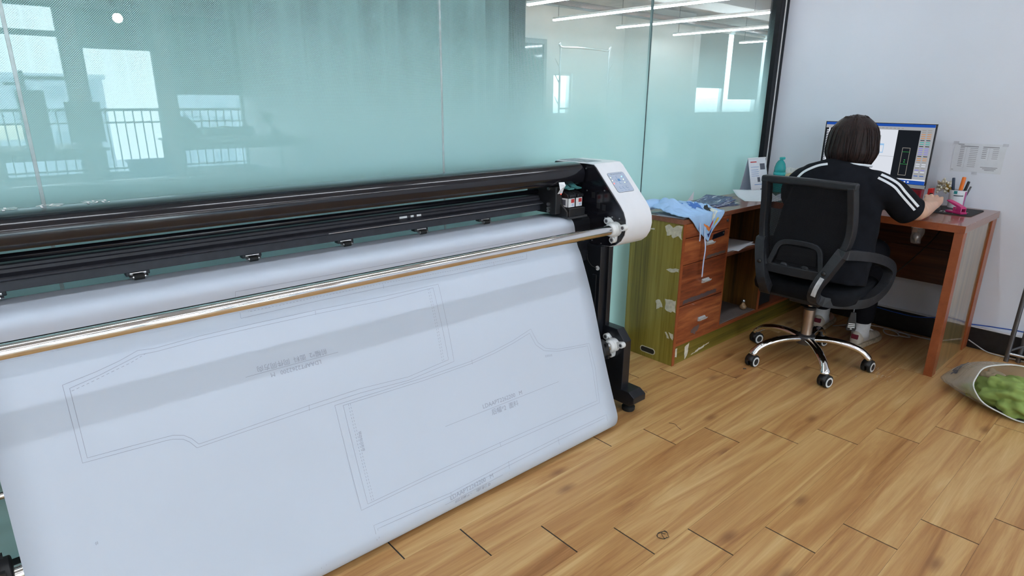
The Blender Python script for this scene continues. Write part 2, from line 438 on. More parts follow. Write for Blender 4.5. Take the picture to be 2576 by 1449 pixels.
# ------------------------------------------------------------------ windows of the room (behind the camera)
M['blind'] = plain('grey_roller_blind', (0.10, 0.115, 0.12, 1), 0.8, var=0.05)
M['blind_hall'] = plain('pale_grey_blind', (0.36, 0.37, 0.36, 1), 0.8, var=0.05)
M['haze_wall'] = plain('hazy_facade', (0.56, 0.63, 0.71, 1), 0.9, var=0.08, nscale=0.2)  # distance haze is mixed into the colours of the far buildings and street
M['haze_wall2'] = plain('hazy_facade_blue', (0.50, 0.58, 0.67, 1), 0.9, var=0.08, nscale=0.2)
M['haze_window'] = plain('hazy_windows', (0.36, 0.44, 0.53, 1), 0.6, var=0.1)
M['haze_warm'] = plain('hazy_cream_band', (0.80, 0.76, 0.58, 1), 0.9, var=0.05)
bounds = []
x1 = 0.05
for k in range(7):
    bounds.append((x1-1.04 if k else -1.09, x1)); x1 = bounds[-1][0]-0.21
blind_z = [1.355, 2.03, None, 2.2, 1.9, 2.1, 1.7]
for k, (a, b) in enumerate(bounds):
    w = struct(empty('window_%d' % (k+1))); WORLD[w.name] = (0,0,0)
    for (p, q, r, s) in ((a, a+0.045, 0.06, 2.62), (b-0.045, b, 0.06, 2.62)):
        MB().box(p, q, -10.14, -10.04, r, s).build('frame_bar', 'grey_frame', w, bevel=0.003)
    for z in (0.06, 2.16, 2.575):
        MB().box(a+0.045, b-0.045, -10.14, -10.04, z, z+(0.08 if z == 2.16 else 0.045)).build('frame_bar', 'grey_frame', w, bevel=0.003)
    MB().box(a+0.045, b-0.045, -10.095, -10.087, 0.105, 2.16).build('pane', 'window_glass', w)
    MB().box(a+0.045, b-0.045, -10.095, -10.087, 2.24, 2.575).build('pane', 'window_glass', w)
    if a > -8.9 and k < 6:
        MB().box(a-0.21, a, -10.2, -10.0, 0.06, 2.62).build('wall_pier', 'hall_pillar', ww)
    if blind_z[k]:
        rb = thing('roller_blind', ['grey roller blind drawn far down over the window beside the white wall', 'grey roller blind half raised on the second window from the white wall', '',
              'grey roller blind on the fourth window from the white wall', 'grey roller blind on the fifth window from the white wall', 'grey roller blind on the sixth window from the white wall',
              'grey roller blind drawn low on the seventh window from the white wall'][k], 'blind', ((a+b)/2, -9.97, 2.6), 'roller blinds on the balcony windows')
        MB().cyl((a, -9.965, 2.60), (b, -9.965, 2.60), 0.025).build('roller', 'white_trim', rb)
        MB().box(a+0.005, b-0.005, -9.945, -9.943, blind_z[k], 2.60).build('fabric', 'blind', rb)
        MB().box(a+0.005, b-0.005, -9.951, -9.937, blind_z[k]-0.022, blind_z[k]).build('hem_bar', 'grey_frame', rb)
rl = thing('balcony_railing', 'dark metal balcony railing outside the tall windows, reflected in the glass', 'railing', (-4, -10.5, 0))
for z, h in ((1.06, 0.045), (0.86, 0.03), (0.10, 0.03)):
    MB().box(-9.0, 0.15, -10.52, -10.48, z, z+h).build('rail', 'dark_steel', rl)
bal = None
for i in range(68):
    x = 0.08-0.135*i
    if bal is None:
        bal = MB().box(-0.009, 0.009, -0.009, 0.009, 0.0, 1.06).build('baluster', 'dark_steel', rl); o = bal
    else:
        o = bal.copy(); COL.objects.link(o); o.parent = rl
    o.matrix_parent_inverse = Matrix.Translation((4, 10.5, 0)); o.location = (x, -10.5, 0.0)
struct(MB().box(-9.2, 0.2, -10.8, -10.2, -0.2, -0.02).build('floor_balcony', 'hall_ceiling'))
random.seed(11)
bl = [(-30, -95, 26, 20, 0.2), (4, -120, 20, 16, 3.6), (28, -90, 18, 18, -1.0), (-62, -120, 30, 18, 1.6), (-8, -70, 18, 12, -2.2), (44, -130, 26, 20, 4.5), (-100, -110, 34, 20, 0.6)]
blab = ['long pale hazy building in the middle of the skyline', 'taller hazy block behind the cream banded building', 'hazy low block on the right of the skyline', 'wide hazy block left of the skyline centre',
        'low cream banded building nearest the balcony', 'tallest hazy tower block of the skyline', 'wide hazy block at the far left of the skyline']
for i, (x, y, w, d, h) in enumerate(bl):
    b = thing('building', blab[i]+', seen through the windows', 'building', (x, y, -24), 'buildings beyond the balcony')
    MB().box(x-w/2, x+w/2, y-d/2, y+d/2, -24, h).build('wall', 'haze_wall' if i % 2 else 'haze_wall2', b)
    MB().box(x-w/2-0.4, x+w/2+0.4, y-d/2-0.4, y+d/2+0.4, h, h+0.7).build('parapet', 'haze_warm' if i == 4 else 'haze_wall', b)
    nf = 3
    for f in range(nf):
        for q in range(int(w/4)):
            xx = x-w/2+2+q*4
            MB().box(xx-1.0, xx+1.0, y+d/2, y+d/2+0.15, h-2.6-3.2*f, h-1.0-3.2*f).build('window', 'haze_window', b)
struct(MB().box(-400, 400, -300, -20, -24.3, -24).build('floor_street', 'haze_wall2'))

# ------------------------------------------------------------------ hall on the other side of the glass
struct(MB().box(0.20, 15.2, -0.12, 0.04, -0.12, 3.4).build('wall_hall_front', 'hall_wall'))
struct(MB().box(15.0, 15.2, 0.04, 8.2, -0.12, 3.4).build('wall_hall_right', 'hall_wall'))
struct(MB().box(-9.2, 15.2, 0.04, 8.4, 3.30, 3.4).build('ceiling_hall', 'hall_ceiling'))
wb = struct(empty('wall_hall_back')); WORLD['wall_hall_back'] = (0,0,0)
def wallpiece(a, b, z0, z1, mt='hall_wall', y0=8.0, y1=8.2): MB().box(a, b, y0, y1, z0, z1).build('wall_panel', mt, wb)
wallpiece(-9.2, 6.0, -0.12, 3.3); wallpiece(6.6, 11.0, -0.12, 3.3); wallpiece(6.0, 6.6, -0.12, 0.95); wallpiece(6.0, 6.6, 1.85, 3.3)
wallpiece(11.0, 15.0, -0.12, 0.9); wallpiece(11.0, 15.0, 3.15, 3.3)
struct(MB().box(8.35, 10.05, 7.2, 8.0, 0.0, 3.3).build('wall_pillar', 'hall_pillar'))
struct(MB().box(10.05, 10.95, 7.6, 8.0, 0.0, 3.3).build('wall_pier_hall', 'hall_wall'))
w = struct(empty('window_8')); WORLD[w.name] = (0,0,0)
MB().box(6.0, 6.6, 8.08, 8.09, 0.95, 1.85).build('pane', 'window_glass', w)
for (p, q, r, s) in ((6.0, 6.05, 0.95, 1.85), (6.55, 6.6, 0.95, 1.85), (6.05, 6.55, 0.95, 1.0), (6.05, 6.55, 1.8, 1.85)):
    MB().box(p, q, 8.05, 8.12, r, s).build('frame_bar', 'white_trim', w)
for k, (a, b) in enumerate(((11.0, 13.0), (13.0, 15.0))):
    w = struct(empty('window_%d' % (9+k))); WORLD[w.name] = (0,0,0)
    MB().box(a, b, 8.08, 8.09, 0.9, 3.15).build('pane', 'window_glass', w)
    for (p, q, r, s) in ((a, a+0.06, 0.9, 3.15), (b-0.06, b, 0.9, 3.15), (a+0.06, b-0.06, 0.9, 0.96), (a+0.06, b-0.06, 3.09, 3.15)):
        MB().box(p, q, 8.04, 8.13, r, s).build('frame_bar', 'white_trim', w)
    rb = thing('roller_blind', ['pale grey roller blind between the two bright slits beyond the glass', 'pale grey roller blind nearest the black corner frame beyond the glass'][k], 'blind', ((a+b)/2, 7.95, 3.1), 'roller blinds of the hall')
    MB().cyl((a+0.18, 7.95, 3.12), (b-0.1, 7.95, 3.12), 0.03).build('roller', 'white_trim', rb)
    MB().box(a+0.18, b-0.1, 7.96, 7.963, 1.62 if k == 0 else 1.32, 3.12).build('fabric', 'blind_hall', rb)
# dark glazed door seen beyond the glass
dr = struct(empty('door_1')); WORLD['door_1'] = (0,0,0)
for (a, b, r, s) in ((4.72, 4.80, 0, 2.5), (5.62, 5.70, 0, 2.5), (4.80, 5.62, 2.40, 2.5), (4.80, 5.62, 0, 0.1)):
    MB().box(a, b, 7.92, 8.0, r, s).build('frame_bar', 'grey_frame', dr)
MB().box(4.80, 5.62, 7.95, 7.96, 0.1, 2.4).build('pane', plain('dark_door_glass', (0.03, 0.04, 0.045, 1), 0.05), dr)
# lights of the hall
for i, (x, y0, y1) in enumerate(((3.05, 0.8, 5.65), (4.72, 0.8, 6.75), (6.55, 0.8, 6.75), (8.6, 1.5, 6.8), (1.2, 0.8, 5.65), (-2.5, 0.8, 6.7), (11.5, 1.5, 6.8))):
    lt = thing('tube_light', ['leftmost lit tube light beyond the clear top of the glass, beside the black post', 'long lit tube light above the pale pillar beyond the glass', 'lit tube light crossing the thin glass joint beyond the glass',
                              'farthest lit tube light, just above the window blinds', 'lit tube light of the hall near the partition corner', 'lit tube light of the hall behind the curtain', 'lit tube light at the far end of the hall'][i], 'light', (x, (y0+y1)/2, 2.7), 'tube lights of the hall')
    MB().box(x-0.03, x+0.03, y0, y1, 2.715, 2.75).build('housing', 'white_trim', lt)
    MB().box(x-0.025, x+0.025, y0, y1, 2.69, 2.715).build('tube', 'tube_hall', lt)
    for yy in (y0+0.4, (y0+y1)/2, y1-0.12):
        MB().cyl((x, yy, 2.75), (x, yy, 3.3), 0.006, 6).build('hanger', 'dark_steel', lt)
# pipes and ducts under the hall ceiling
M['pipe_red'] = plain('dull_red_pipe', (0.16, 0.10, 0.09, 1), 0.5)
M['duct'] = plain('galvanised_duct', (0.30, 0.31, 0.31, 1), 0.5, 0.4)
def tg(o, l, c, g=None): return tag(o, l, c, g)
tg(MB().cyl((2.0, 3.6, 2.98), (15.0, 3.6, 2.98), 0.04).build('ceiling_pipe', 'pipe_red', smooth=True), 'dark red sprinkler pipe nearest the glass under the hall ceiling', 'pipe', 'hall ceiling pipes')
tg(MB().cyl((2.0, 6.2, 2.92), (15.0, 6.2, 2.92), 0.045).build('ceiling_pipe', 'pipe_red', smooth=True), 'dark red sprinkler pipe near the far end of the tube lights', 'pipe', 'hall ceiling pipes')
tg(MB().box(2.0, 15.0, 4.6, 5.3, 2.98, 3.28).build('air_duct', 'duct', bevel=0.01), 'square grey metal air duct crossing above the hall tube lights', 'duct')
tg(MB().box(2.0, 15.0, 6.9, 7.1, 3.0, 3.1).build('cable_tray', 'dark_steel'), 'dark cable tray running along the far hall ceiling', 'tray')
# garment rack beyond the glass
gr = thing('garment_rack', 'thin tubular garment rack standing beyond the glass near the small bright window', 'rack', (4.4, 5.6, 0))
MB().tube(spline([(3.75, 5.6, 0.0), (3.75, 5.6, 2.0), (3.82, 5.6, 2.12), (4.9, 5.6, 2.12), (4.98, 5.6, 2.0), (4.98, 5.6, 0.0)], 6), 0.016, 8).build('hoop', 'steel', gr, smooth=True)
MB().cyl((3.75, 5.6, 1.15), (4.98, 5.6, 1.15), 0.012, 8).build('crossbar', 'steel', gr, smooth=True)
for x in (3.75, 4.98):
    MB().cyl((x, 5.25, 0.02), (x, 5.95, 0.02), 0.015, 8).build('foot', 'steel', gr, smooth=True)
    for z in (1.2, 1.55, 1.8):
        MB().cyl((x, 5.6, z), (x+(0.12 if x > 4 else -0.12), 5.6, z+0.14), 0.010, 6).build('hook', 'steel', gr)
# people silhouettes far in the hall are hidden by the film; a dark curtain hangs behind the left panes
M['curtain'] = plain('grey_green_curtain', (0.26, 0.36, 0.36, 1), 0.9, var=0.2, nscale=4)
def cfold(u, v):
    x = -6.5+(4.45)*u
    return (x, 0.22+0.035*math.sin(x*31)+0.018*math.sin(x*77+1.0)+0.02*math.sin(x*9), 0.05+2.85*v)
cb = MB().grid(cfold, 500, 2).build('curtain', 'curtain', smooth=True, solid=0.003)
tag(cb, 'dark grey pleated curtain hanging behind the dotted glass left of the black post', 'curtain')

# ------------------------------------------------------------------ lights of the room
ROWN = ['nearest the glass', 'second from the glass', 'third from the glass', 'nearest the balcony']
COLN = ['first from the white wall', 'second from the white wall', 'third from the white wall', 'fourth from the white wall', 'fifth from the white wall']
for r, yy in enumerate((-0.95, -3.3, -5.7, -8.1)):
    for q in range(5):
        xa = -0.55-1.45*q; xb = xa-1.2
        lt = thing('tube_light', 'lit ceiling tube light in the row %s, %s' % (ROWN[r], COLN[q]), 'light', ((xa+xb)/2, yy, 2.8), 'tube lights of the room')
        MB().box(xb, xa, yy-0.03, yy+0.03, 2.80, 2.84).build('housing', 'white_trim', lt)
        MB().box(xb, xa, yy-0.02, yy+0.02, 2.78, 2.80).build('tube', 'tube', lt)
        for x in (xa-0.15, xb+0.15):
            MB().cyl((x, yy, 2.84), (x, yy, 2.95), 0.006, 6).build('hanger', 'dark_steel', lt)

# ------------------------------------------------------------------ plotter
XL, XR = -4.42, -2.08
pl = thing('pattern_plotter', 'long black and white inkjet pattern plotter standing along the mint glass', 'plotter', (-3.2, -0.3, 0))
cov = MB().prism([(-.125,.978),(-.12,1.00),(-.12,1.03),(-.13,1.044),(-.15,1.051),(-.20,1.056),(-.24,1.0575),(-.266,1.0555),(-.281,1.0495),(-.293,1.039),(-.300,1.028),(-.303,1.017),(-.3025,1.004),(-.2975,.984),(-.295,.979),(-.288,.978)], XL, -2.098).build('cover', 'gloss_black', pl, smooth=True, auto=0.7)
for ch_, x_ in (('华', -3.972), ('传', -3.882), ('祝', -3.792)):
    vs, fs = text_geo(ch_, 0.062)
    MB().add([(x_+v.x, -0.205+v.y, 1.0578) for v in vs], fs).build('lettering', 'white_print', cov)
MB().cyl((XL, -.19, .944), (XR, -.19, .944), .0095, 16).build('guide_rod', 'gloss_black', pl, smooth=True)
rail = MB().prism([(-.13,.868),(-.13,.926),(-.196,.931),(-.201,.928),(-.201,.921),(-.207,.919),(-.207,.911),(-.224,.905),(-.227,.901),(-.226,.896),(-.211,.892),(-.211,.868)], XL, XR).build('rail', 'rail_black', pl, bevel=0.0012)
MB().box(-3.2, XR, -.2295, -.2265, .8985, .9005).build('edge_strip', 'steel', rail)
def lab(x0, w):
    MB().box(x0, x0+w, -.2082, -.2070, .9115, .9185).build('scale_label', 'white_print', rail)
lab(-2.93, .03); lab(-2.885, .012); lab(-2.86, .018)
# pinch rollers
pin = None
for x in (-4.03, -3.729, -3.433, -3.134, -2.842, -2.552):
    if pin is None:
        pin = MB().box(-.028,.028, -.026,-.002, .010,.025).build('pinch_roller', 'satin_black', pl, bevel=0.002); o = pin
        MB().strip([(-.016,-.018,.016),(-.017,-.028,.013),(-.017,-.038,.008)], .003, .010, (1,0,0)).build('arm', 'steel', o)
        MB().strip([(.016,-.018,.016),(.017,-.028,.013),(.017,-.038,.008)], .003, .010, (1,0,0)).build('arm', 'steel', o)
        MB().cyl((-.019,-.026,.017),(.019,-.026,.017), .0022, 8).build('axle', 'steel', o)
        MB().cyl((-.012,-.036,.0085),(.012,-.036,.0085), .0078, 14).build('wheel', 'rubber', o, smooth=True, auto=0.7)
        MB().cyl((-.0155,-.036,.0085),(-.012,-.036,.0085), .0055, 12).build('hub', 'steel', o)
        MB().cyl((.012,-.036,.0085),(.0155,-.036,.0085), .0055, 12).build('hub', 'steel', o)
    else:
        o = pin.copy(); COL.objects.link(o); o.parent = pl
        for c in list(pin.children):
            d = c.copy(); COL.objects.link(d); d.parent = o
    o.matrix_parent_inverse = Matrix.Translation((3.2, .3, 0)); o.location = (x, -.180, .8468)
# platen and front apron
MB().prism([(-.186,.700),(-.186,.838),(-.190,.842),(-.310,.842),(-.323,.838),(-.331,.828),(-.335,.810),(-.335,.700)], XL, -2.086).build('platen', 'satin_black', pl, bevel=0.001)
MB().box(XL, -2.086, -.340, -.20, .655, .700).build('apron', 'satin_black', pl)
MB().box(-2.19, -2.10, -.30, -.21, .842, .8435).build('wear_strip', 'dark_steel', pl)
# end housings
prof = [(-.10,.72),(-.10,1.035),(-.12,1.056),(-.30,1.058),(-.335,1.056),(-.352,1.044),(-.365,1.030),(-.485,.905),(-.505,.880),(-.518,.850),(-.522,.820),(-.516,.785),(-.500,.757),(-.475,.737),(-.445,.727),(-.38,.722)]
def shrink(pf, d, c=(-.3, .88)):
    out = []
    for i, p in enumerate(pf):
        a, b = pf[i-1], pf[(i+1) % len(pf)]; t = Vector((b[0]-a[0], b[1]-a[1])).normalized(); nn = Vector((-t.y, t.x))
        if nn.dot(Vector(c)-Vector(p)) < 0: nn = -nn
        out.append((p[0]+nn.x*d, p[1]+nn.y*d))
    return out
for s, (a, b, q) in enumerate(((-2.080, -1.912, -2.088), (-4.60, -4.42, -4.412))):
    hs = MB().prism(prof, a, b).build('end_housing', 'white_plastic', pl, bevel=0.004, seg=3, smooth=True, auto=0.5)
    pa = (q, a+0.002) if s == 0 else (b-0.002, q)
    MB().prism(shrink(prof, .004), pa[0], pa[1]).build('side_plate', 'gloss_black', pl)
    if s == 0: house = hs
# sticker on the housing top
MB().box(-2.075, -1.98, -.29, -.13, 1.0575, 1.0582).build('sticker', plain('grey_sticker', (0.30, 0.32, 0.36, 1), 0.4, var=0.4, nscale=60), house)
# screws and holes on the side plate
scr = MB()
for (y, z) in ((-.30,1.035),(-.405,.955),(-.31,.945),(-.43,.850),(-.452,.853),(-.49,.852),(-.48,.825),(-.415,.845),(-.35,.74),(-.455,.745),(-.40,.735)):
    MB().cyl((-2.0905, y, z), (-2.087, y, z), .0030, 10).build('screw', 'steel', house)
for (y, z) in ((-.345,.93),(-.375,.89),(-.405,.885)):
    MB().box(-2.0888,-2.087, y-.009, y+.009, z-.012, z+.012).build('slot', 'matte_black', house)
# control panel on the slope
A = Vector((0, -.365, 1.030)); B = Vector((0, -.485, .905)); sd = (B-A).normalized(); nrm = Vector((0, sd.z, -sd.y)); nrm = nrm if nrm.y < 0 else -nrm
def onslope(u, v, h=0.0):  # u from plate edge, v down the slope from A
    p = A+sd*v+nrm*h; return (-2.08+u, p.y, p.z)
def slope_poly(mb, pts, h0, h1):
    n = len(pts); mb.add([onslope(p[0], p[1], h0) for p in pts]+[onslope(p[0], p[1], h1) for p in pts],
        [tuple(range(n)), tuple(range(n, 2*n))]+[(i, (i+1) % n, n+(i+1) % n, n+i) for i in range(n)]); return mb
M['panel_blue'] = plain('pale_blue_panel', (0.45, 0.52, 0.64, 1), 0.3, var=0.03)
M['panel_line'] = plain('panel_blue_print', (0.10, 0.26, 0.52, 1), 0.4, var=0.03)
cpan = slope_poly(MB(), rrect(.104, .098, .010, 5, .083, .066), -.001, .0012).build('control_panel', 'panel_blue', pl)
slope_poly(MB(), rrect(.106, .100, .011, 5, .083, .066), -.001, .0008).build('panel_rim', 'dark_steel', cpan)
vs, fs = text_geo('High Speed Inkjet Plotter', 0.0072)
MB().add([onslope(.083+v.x, .024-v.y, .0014) for v in vs], fs).build('lettering', 'ink_dark', cpan)
for (u, v, txt) in ((.049,.040,'Ready'),(.049,.055,'Online'),(.049,.070,'Error'),(.118,.040,'Power'),(.118,.055,'Busy'),(.118,.070,'Network'),(.062,.107,'Pause'),(.083,.107,'Feed'),(.104,.107,'Reset')):
    vs, fs = text_geo(txt, 0.0052); MB().add([onslope(u+v_.x, v-v_.y, .0014) for v_ in vs], fs).build('lettering', 'panel_line', cpan)
for (u, v, mt) in ((.038,.040,'led_white'),(.038,.055,'led_white'),(.038,.070,'led_red'),(.108,.040,'led_blue'),(.108,.055,'led_white'),(.106,.070,'led_white')):
    slope_poly(MB(), rrect(.0045,.0045,.0022,3,u,v), .001, .0024).build('indicator', mt, cpan)
for (u, v) in ((.079,.040),(.066,.055),(.092,.055),(.079,.070),(.062,.093),(.083,.093),(.104,.093)):
    slope_poly(MB(), rrect(.0125,.0115,.002,3,u,v), .001, .0016).build('button', 'panel_line', cpan)
    slope_poly(MB(), rrect(.0112,.0102,.002,3,u,v), .001, .0019).build('button_face', 'panel_blue', cpan)
slope_poly(MB(), rrect(.0125,.0115,.002,3,.079,.055), .001, .0019).build('button', 'panel_line', cpan)
# carriage with two ink cartridges
cr = MB().box(-2.262,-2.232,-.300,-.13,.862,.972).build('carriage', 'matte_black', pl, bevel=0.003)
MB().prism([(-.235,.852),(-.335,.852),(-.335,.872),(-.300,.900),(-.290,.968),(-.235,.968)], -2.232, -2.222).build('holder_wall', 'matte_black', cr, bevel=0.002)
MB().prism([(-.235,.852),(-.340,.852),(-.340,.885),(-.235,.885)], -2.222, -2.130).build('holder_tray', 'matte_black', cr, bevel=0.002)
MB().box(-2.225,-2.120,-.345,-.24,.8445,.852).build('base_plate', 'dark_steel', cr)
MB().prism([(-.225,.90),(-.245,.90),(-.245,.975),(-.225,.975)], -2.222, -2.130).build('holder_back', 'matte_black', cr, bevel=0.002)
for i, x in enumerate((-2.216, -2.172)):
    ct = MB().prism([(-.250,.886),(-.325,.886),(-.325,.925),(-.320,.940),(-.300,.948),(-.250,.948)], x, x+.038).build('ink_cartridge', 'matte_black', cr, bevel=0.002)
    MB().box(x+.001, x+.037, -.3262, -.3248, .889, .924).build('label', 'white_print', ct)
    MB().box(x+.016, x+.034, -.3270, -.3260, .906, .921).build('label_print', 'ink_red', ct)
    vs, fs = text_geo('45', 0.014); MB().add([(x+.026+v.x, -.3266, .897+v.y) for v in vs], fs).build('lettering', 'ink_blue', ct)
    if i == 0:
        MB().box(x-.0012, x+.0002, -.322, -.262, .889, .924).build('label', 'white_print', ct)
        MB().box(x-.0018, x-.0010, -.312, -.290, .896, .918).build('label_print', 'ink_dark', ct)
    MB().box(x+.002, x+.036, -.335, -.315, .928, .940).build('grip', 'satin_black', ct, bevel=0.003)
    MB().strip([(x+.018,-.235,.972),(x+.018,-.275,.976),(x+.018,-.30,.964),(x+.018,-.325,.962)], .030, .005).build('latch', plain('teal_latch', (0.06, 0.22, 0.22, 1), 0.4), ct)
MB().strip([(-2.242,-.302,.945),(-2.242,-.312,.962),(-2.240,-.314,.978),(-2.238,-.306,.990)], .026, .0015).build('ribbon_cable', 'white_plastic', cr)
MB().box(-2.2345,-2.2325,-.3012,-.2995,.940,.946).build('carriage_led', 'led_red', cr)
for (z, r) in ((.962,.006),(.900,.007),(.884,.006),(.872,.006)):
    MB().cyl((-2.270,-.262,z),(-2.262,-.262,z), r, 12).build('guide_wheel', 'steel', cr)
# front bar, its brackets, lower rollers
MB().cyl((-4.41,-.475,.808),(-2.092,-.475,.808), .0205, 40).build('front_bar', 'chrome', pl, smooth=True, auto=0.8)
def bracket(y, z, x, sx):
    b = MB().cyl((x, y, z), (x-sx*.030, y, z), .030, 24)
    b.tube([(x-sx*.030, y, z), (x-sx*.045, y, z)], [.029, .024], 24)
    for ey, ez in ((.036,.030),(-.048,.014),(.004,-.044)):
        yy, zz = y+ey, z+ez
        b.cyl((x, yy, zz), (x-sx*.022, yy, zz), .013, 14)
        b.strip([(x-sx*.009, y, z), (x-sx*.009, yy, zz)], .026, .018, (1,0,0))
    o = b.build('bar_bracket', 'bracket_white', pl, bevel=0.0015, smooth=True, auto=0.6)
    for ey, ez in ((.036,.030),(-.048,.014),(.004,-.044)):
        yy, zz = y+ey, z+ez
        MB().cyl((x-sx*.018, yy, zz), (x-sx*.0226, yy, zz), .007, 10).build('screw', 'dark_steel', o)
for (y, z, x, sx) in ((-.475,.808,-2.088,1),(-.475,.808,-4.412,-1),(-.483,.302,-2.064,1),(-.483,.302,-4.436,-1)): bracket(y, z, x, sx)
MB().cyl((-4.43,-.483,.302),(-2.07,-.483,.302), .0195, 28).build('take_up_roller', 'chrome', pl, smooth=True, auto=0.8)
MB().cyl((-4.43,-.374,.442),(-2.07,-.374,.442), .0085, 14).build('tension_rod', 'chrome', pl, smooth=True, auto=0.8)
for x in (-4.125, -2.165):
    f = MB().cyl((x-.018,-.483,.302),(x+.018,-.483,.302), .046, 28).build('roll_flange', 'matte_black', pl, bevel=0.004, smooth=True, auto=0.7)
    for a in range(6):
        yy, zz = -.483+.05*math.cos(a*PI/3+.3), .302+.05*math.sin(a*PI/3+.3)
        MB().box(x-.006, x+.006, yy-.006, yy+.006, zz-.006, zz+.006).build('lug', 'matte_black', f)
# legs
for s, x0 in enumerate((-2.100, -4.46)):
    x1 = x0+.060
    MB().box(x0, x1, -.412, -.16, .10, .725).build('leg', 'satin_black', pl, bevel=0.003)
    MB().box(x1-.022, x1+.004, -.425, -.405, .36, .722).build('leg_channel', 'satin_black', pl, bevel=0.002)
    MB().box(x0-.004, x0+.002, -.395, -.372, .435, .60).build('leg_slot_cover', 'satin_black', pl, bevel=0.002)
    MB().prism([(-.10,.10),(-.535,.10),(-.535,.325),(-.492,.373),(-.10,.373)], x0+.036, x0+.083).build('leg_block', 'satin_black', pl, bevel=0.003)
    MB().prism([(-.05,.045),(-.582,.045),(-.605,.062),(-.605,.090),(-.575,.108),(-.05,.108)], x0+.034, x0+.116).build('foot', 'satin_black', pl, bevel=0.003)
    for y in (-.545, -.09):
        p = MB().lathe([(.026,0),(.029,.006),(.029,.018),(.022,.024),(.009,.026),(.009,.05)], 24, (x0+.080, y, 0)).build('levelling_pad', 'rubber', pl, smooth=True, auto=0.6)
MB().tube(spline([(-2.10,-.335,.70),(-2.106,-.345,.66),(-2.106,-.37,.635),(-2.104,-.395,.63)], 6), .0022, 6).build('thin_cable', 'rubber', pl, smooth=True)
MB().cyl((-2.102,-.398,.630),(-2.0985,-.398,.630), .010, 14).build('cable_hole', 'bracket_white', pl)
MB().strip([(-2.045,-.42,.726),(-2.03,-.41,.712),(-2.035,-.40,.695)], .008, .004).build('cable_tie', 'steel', pl)
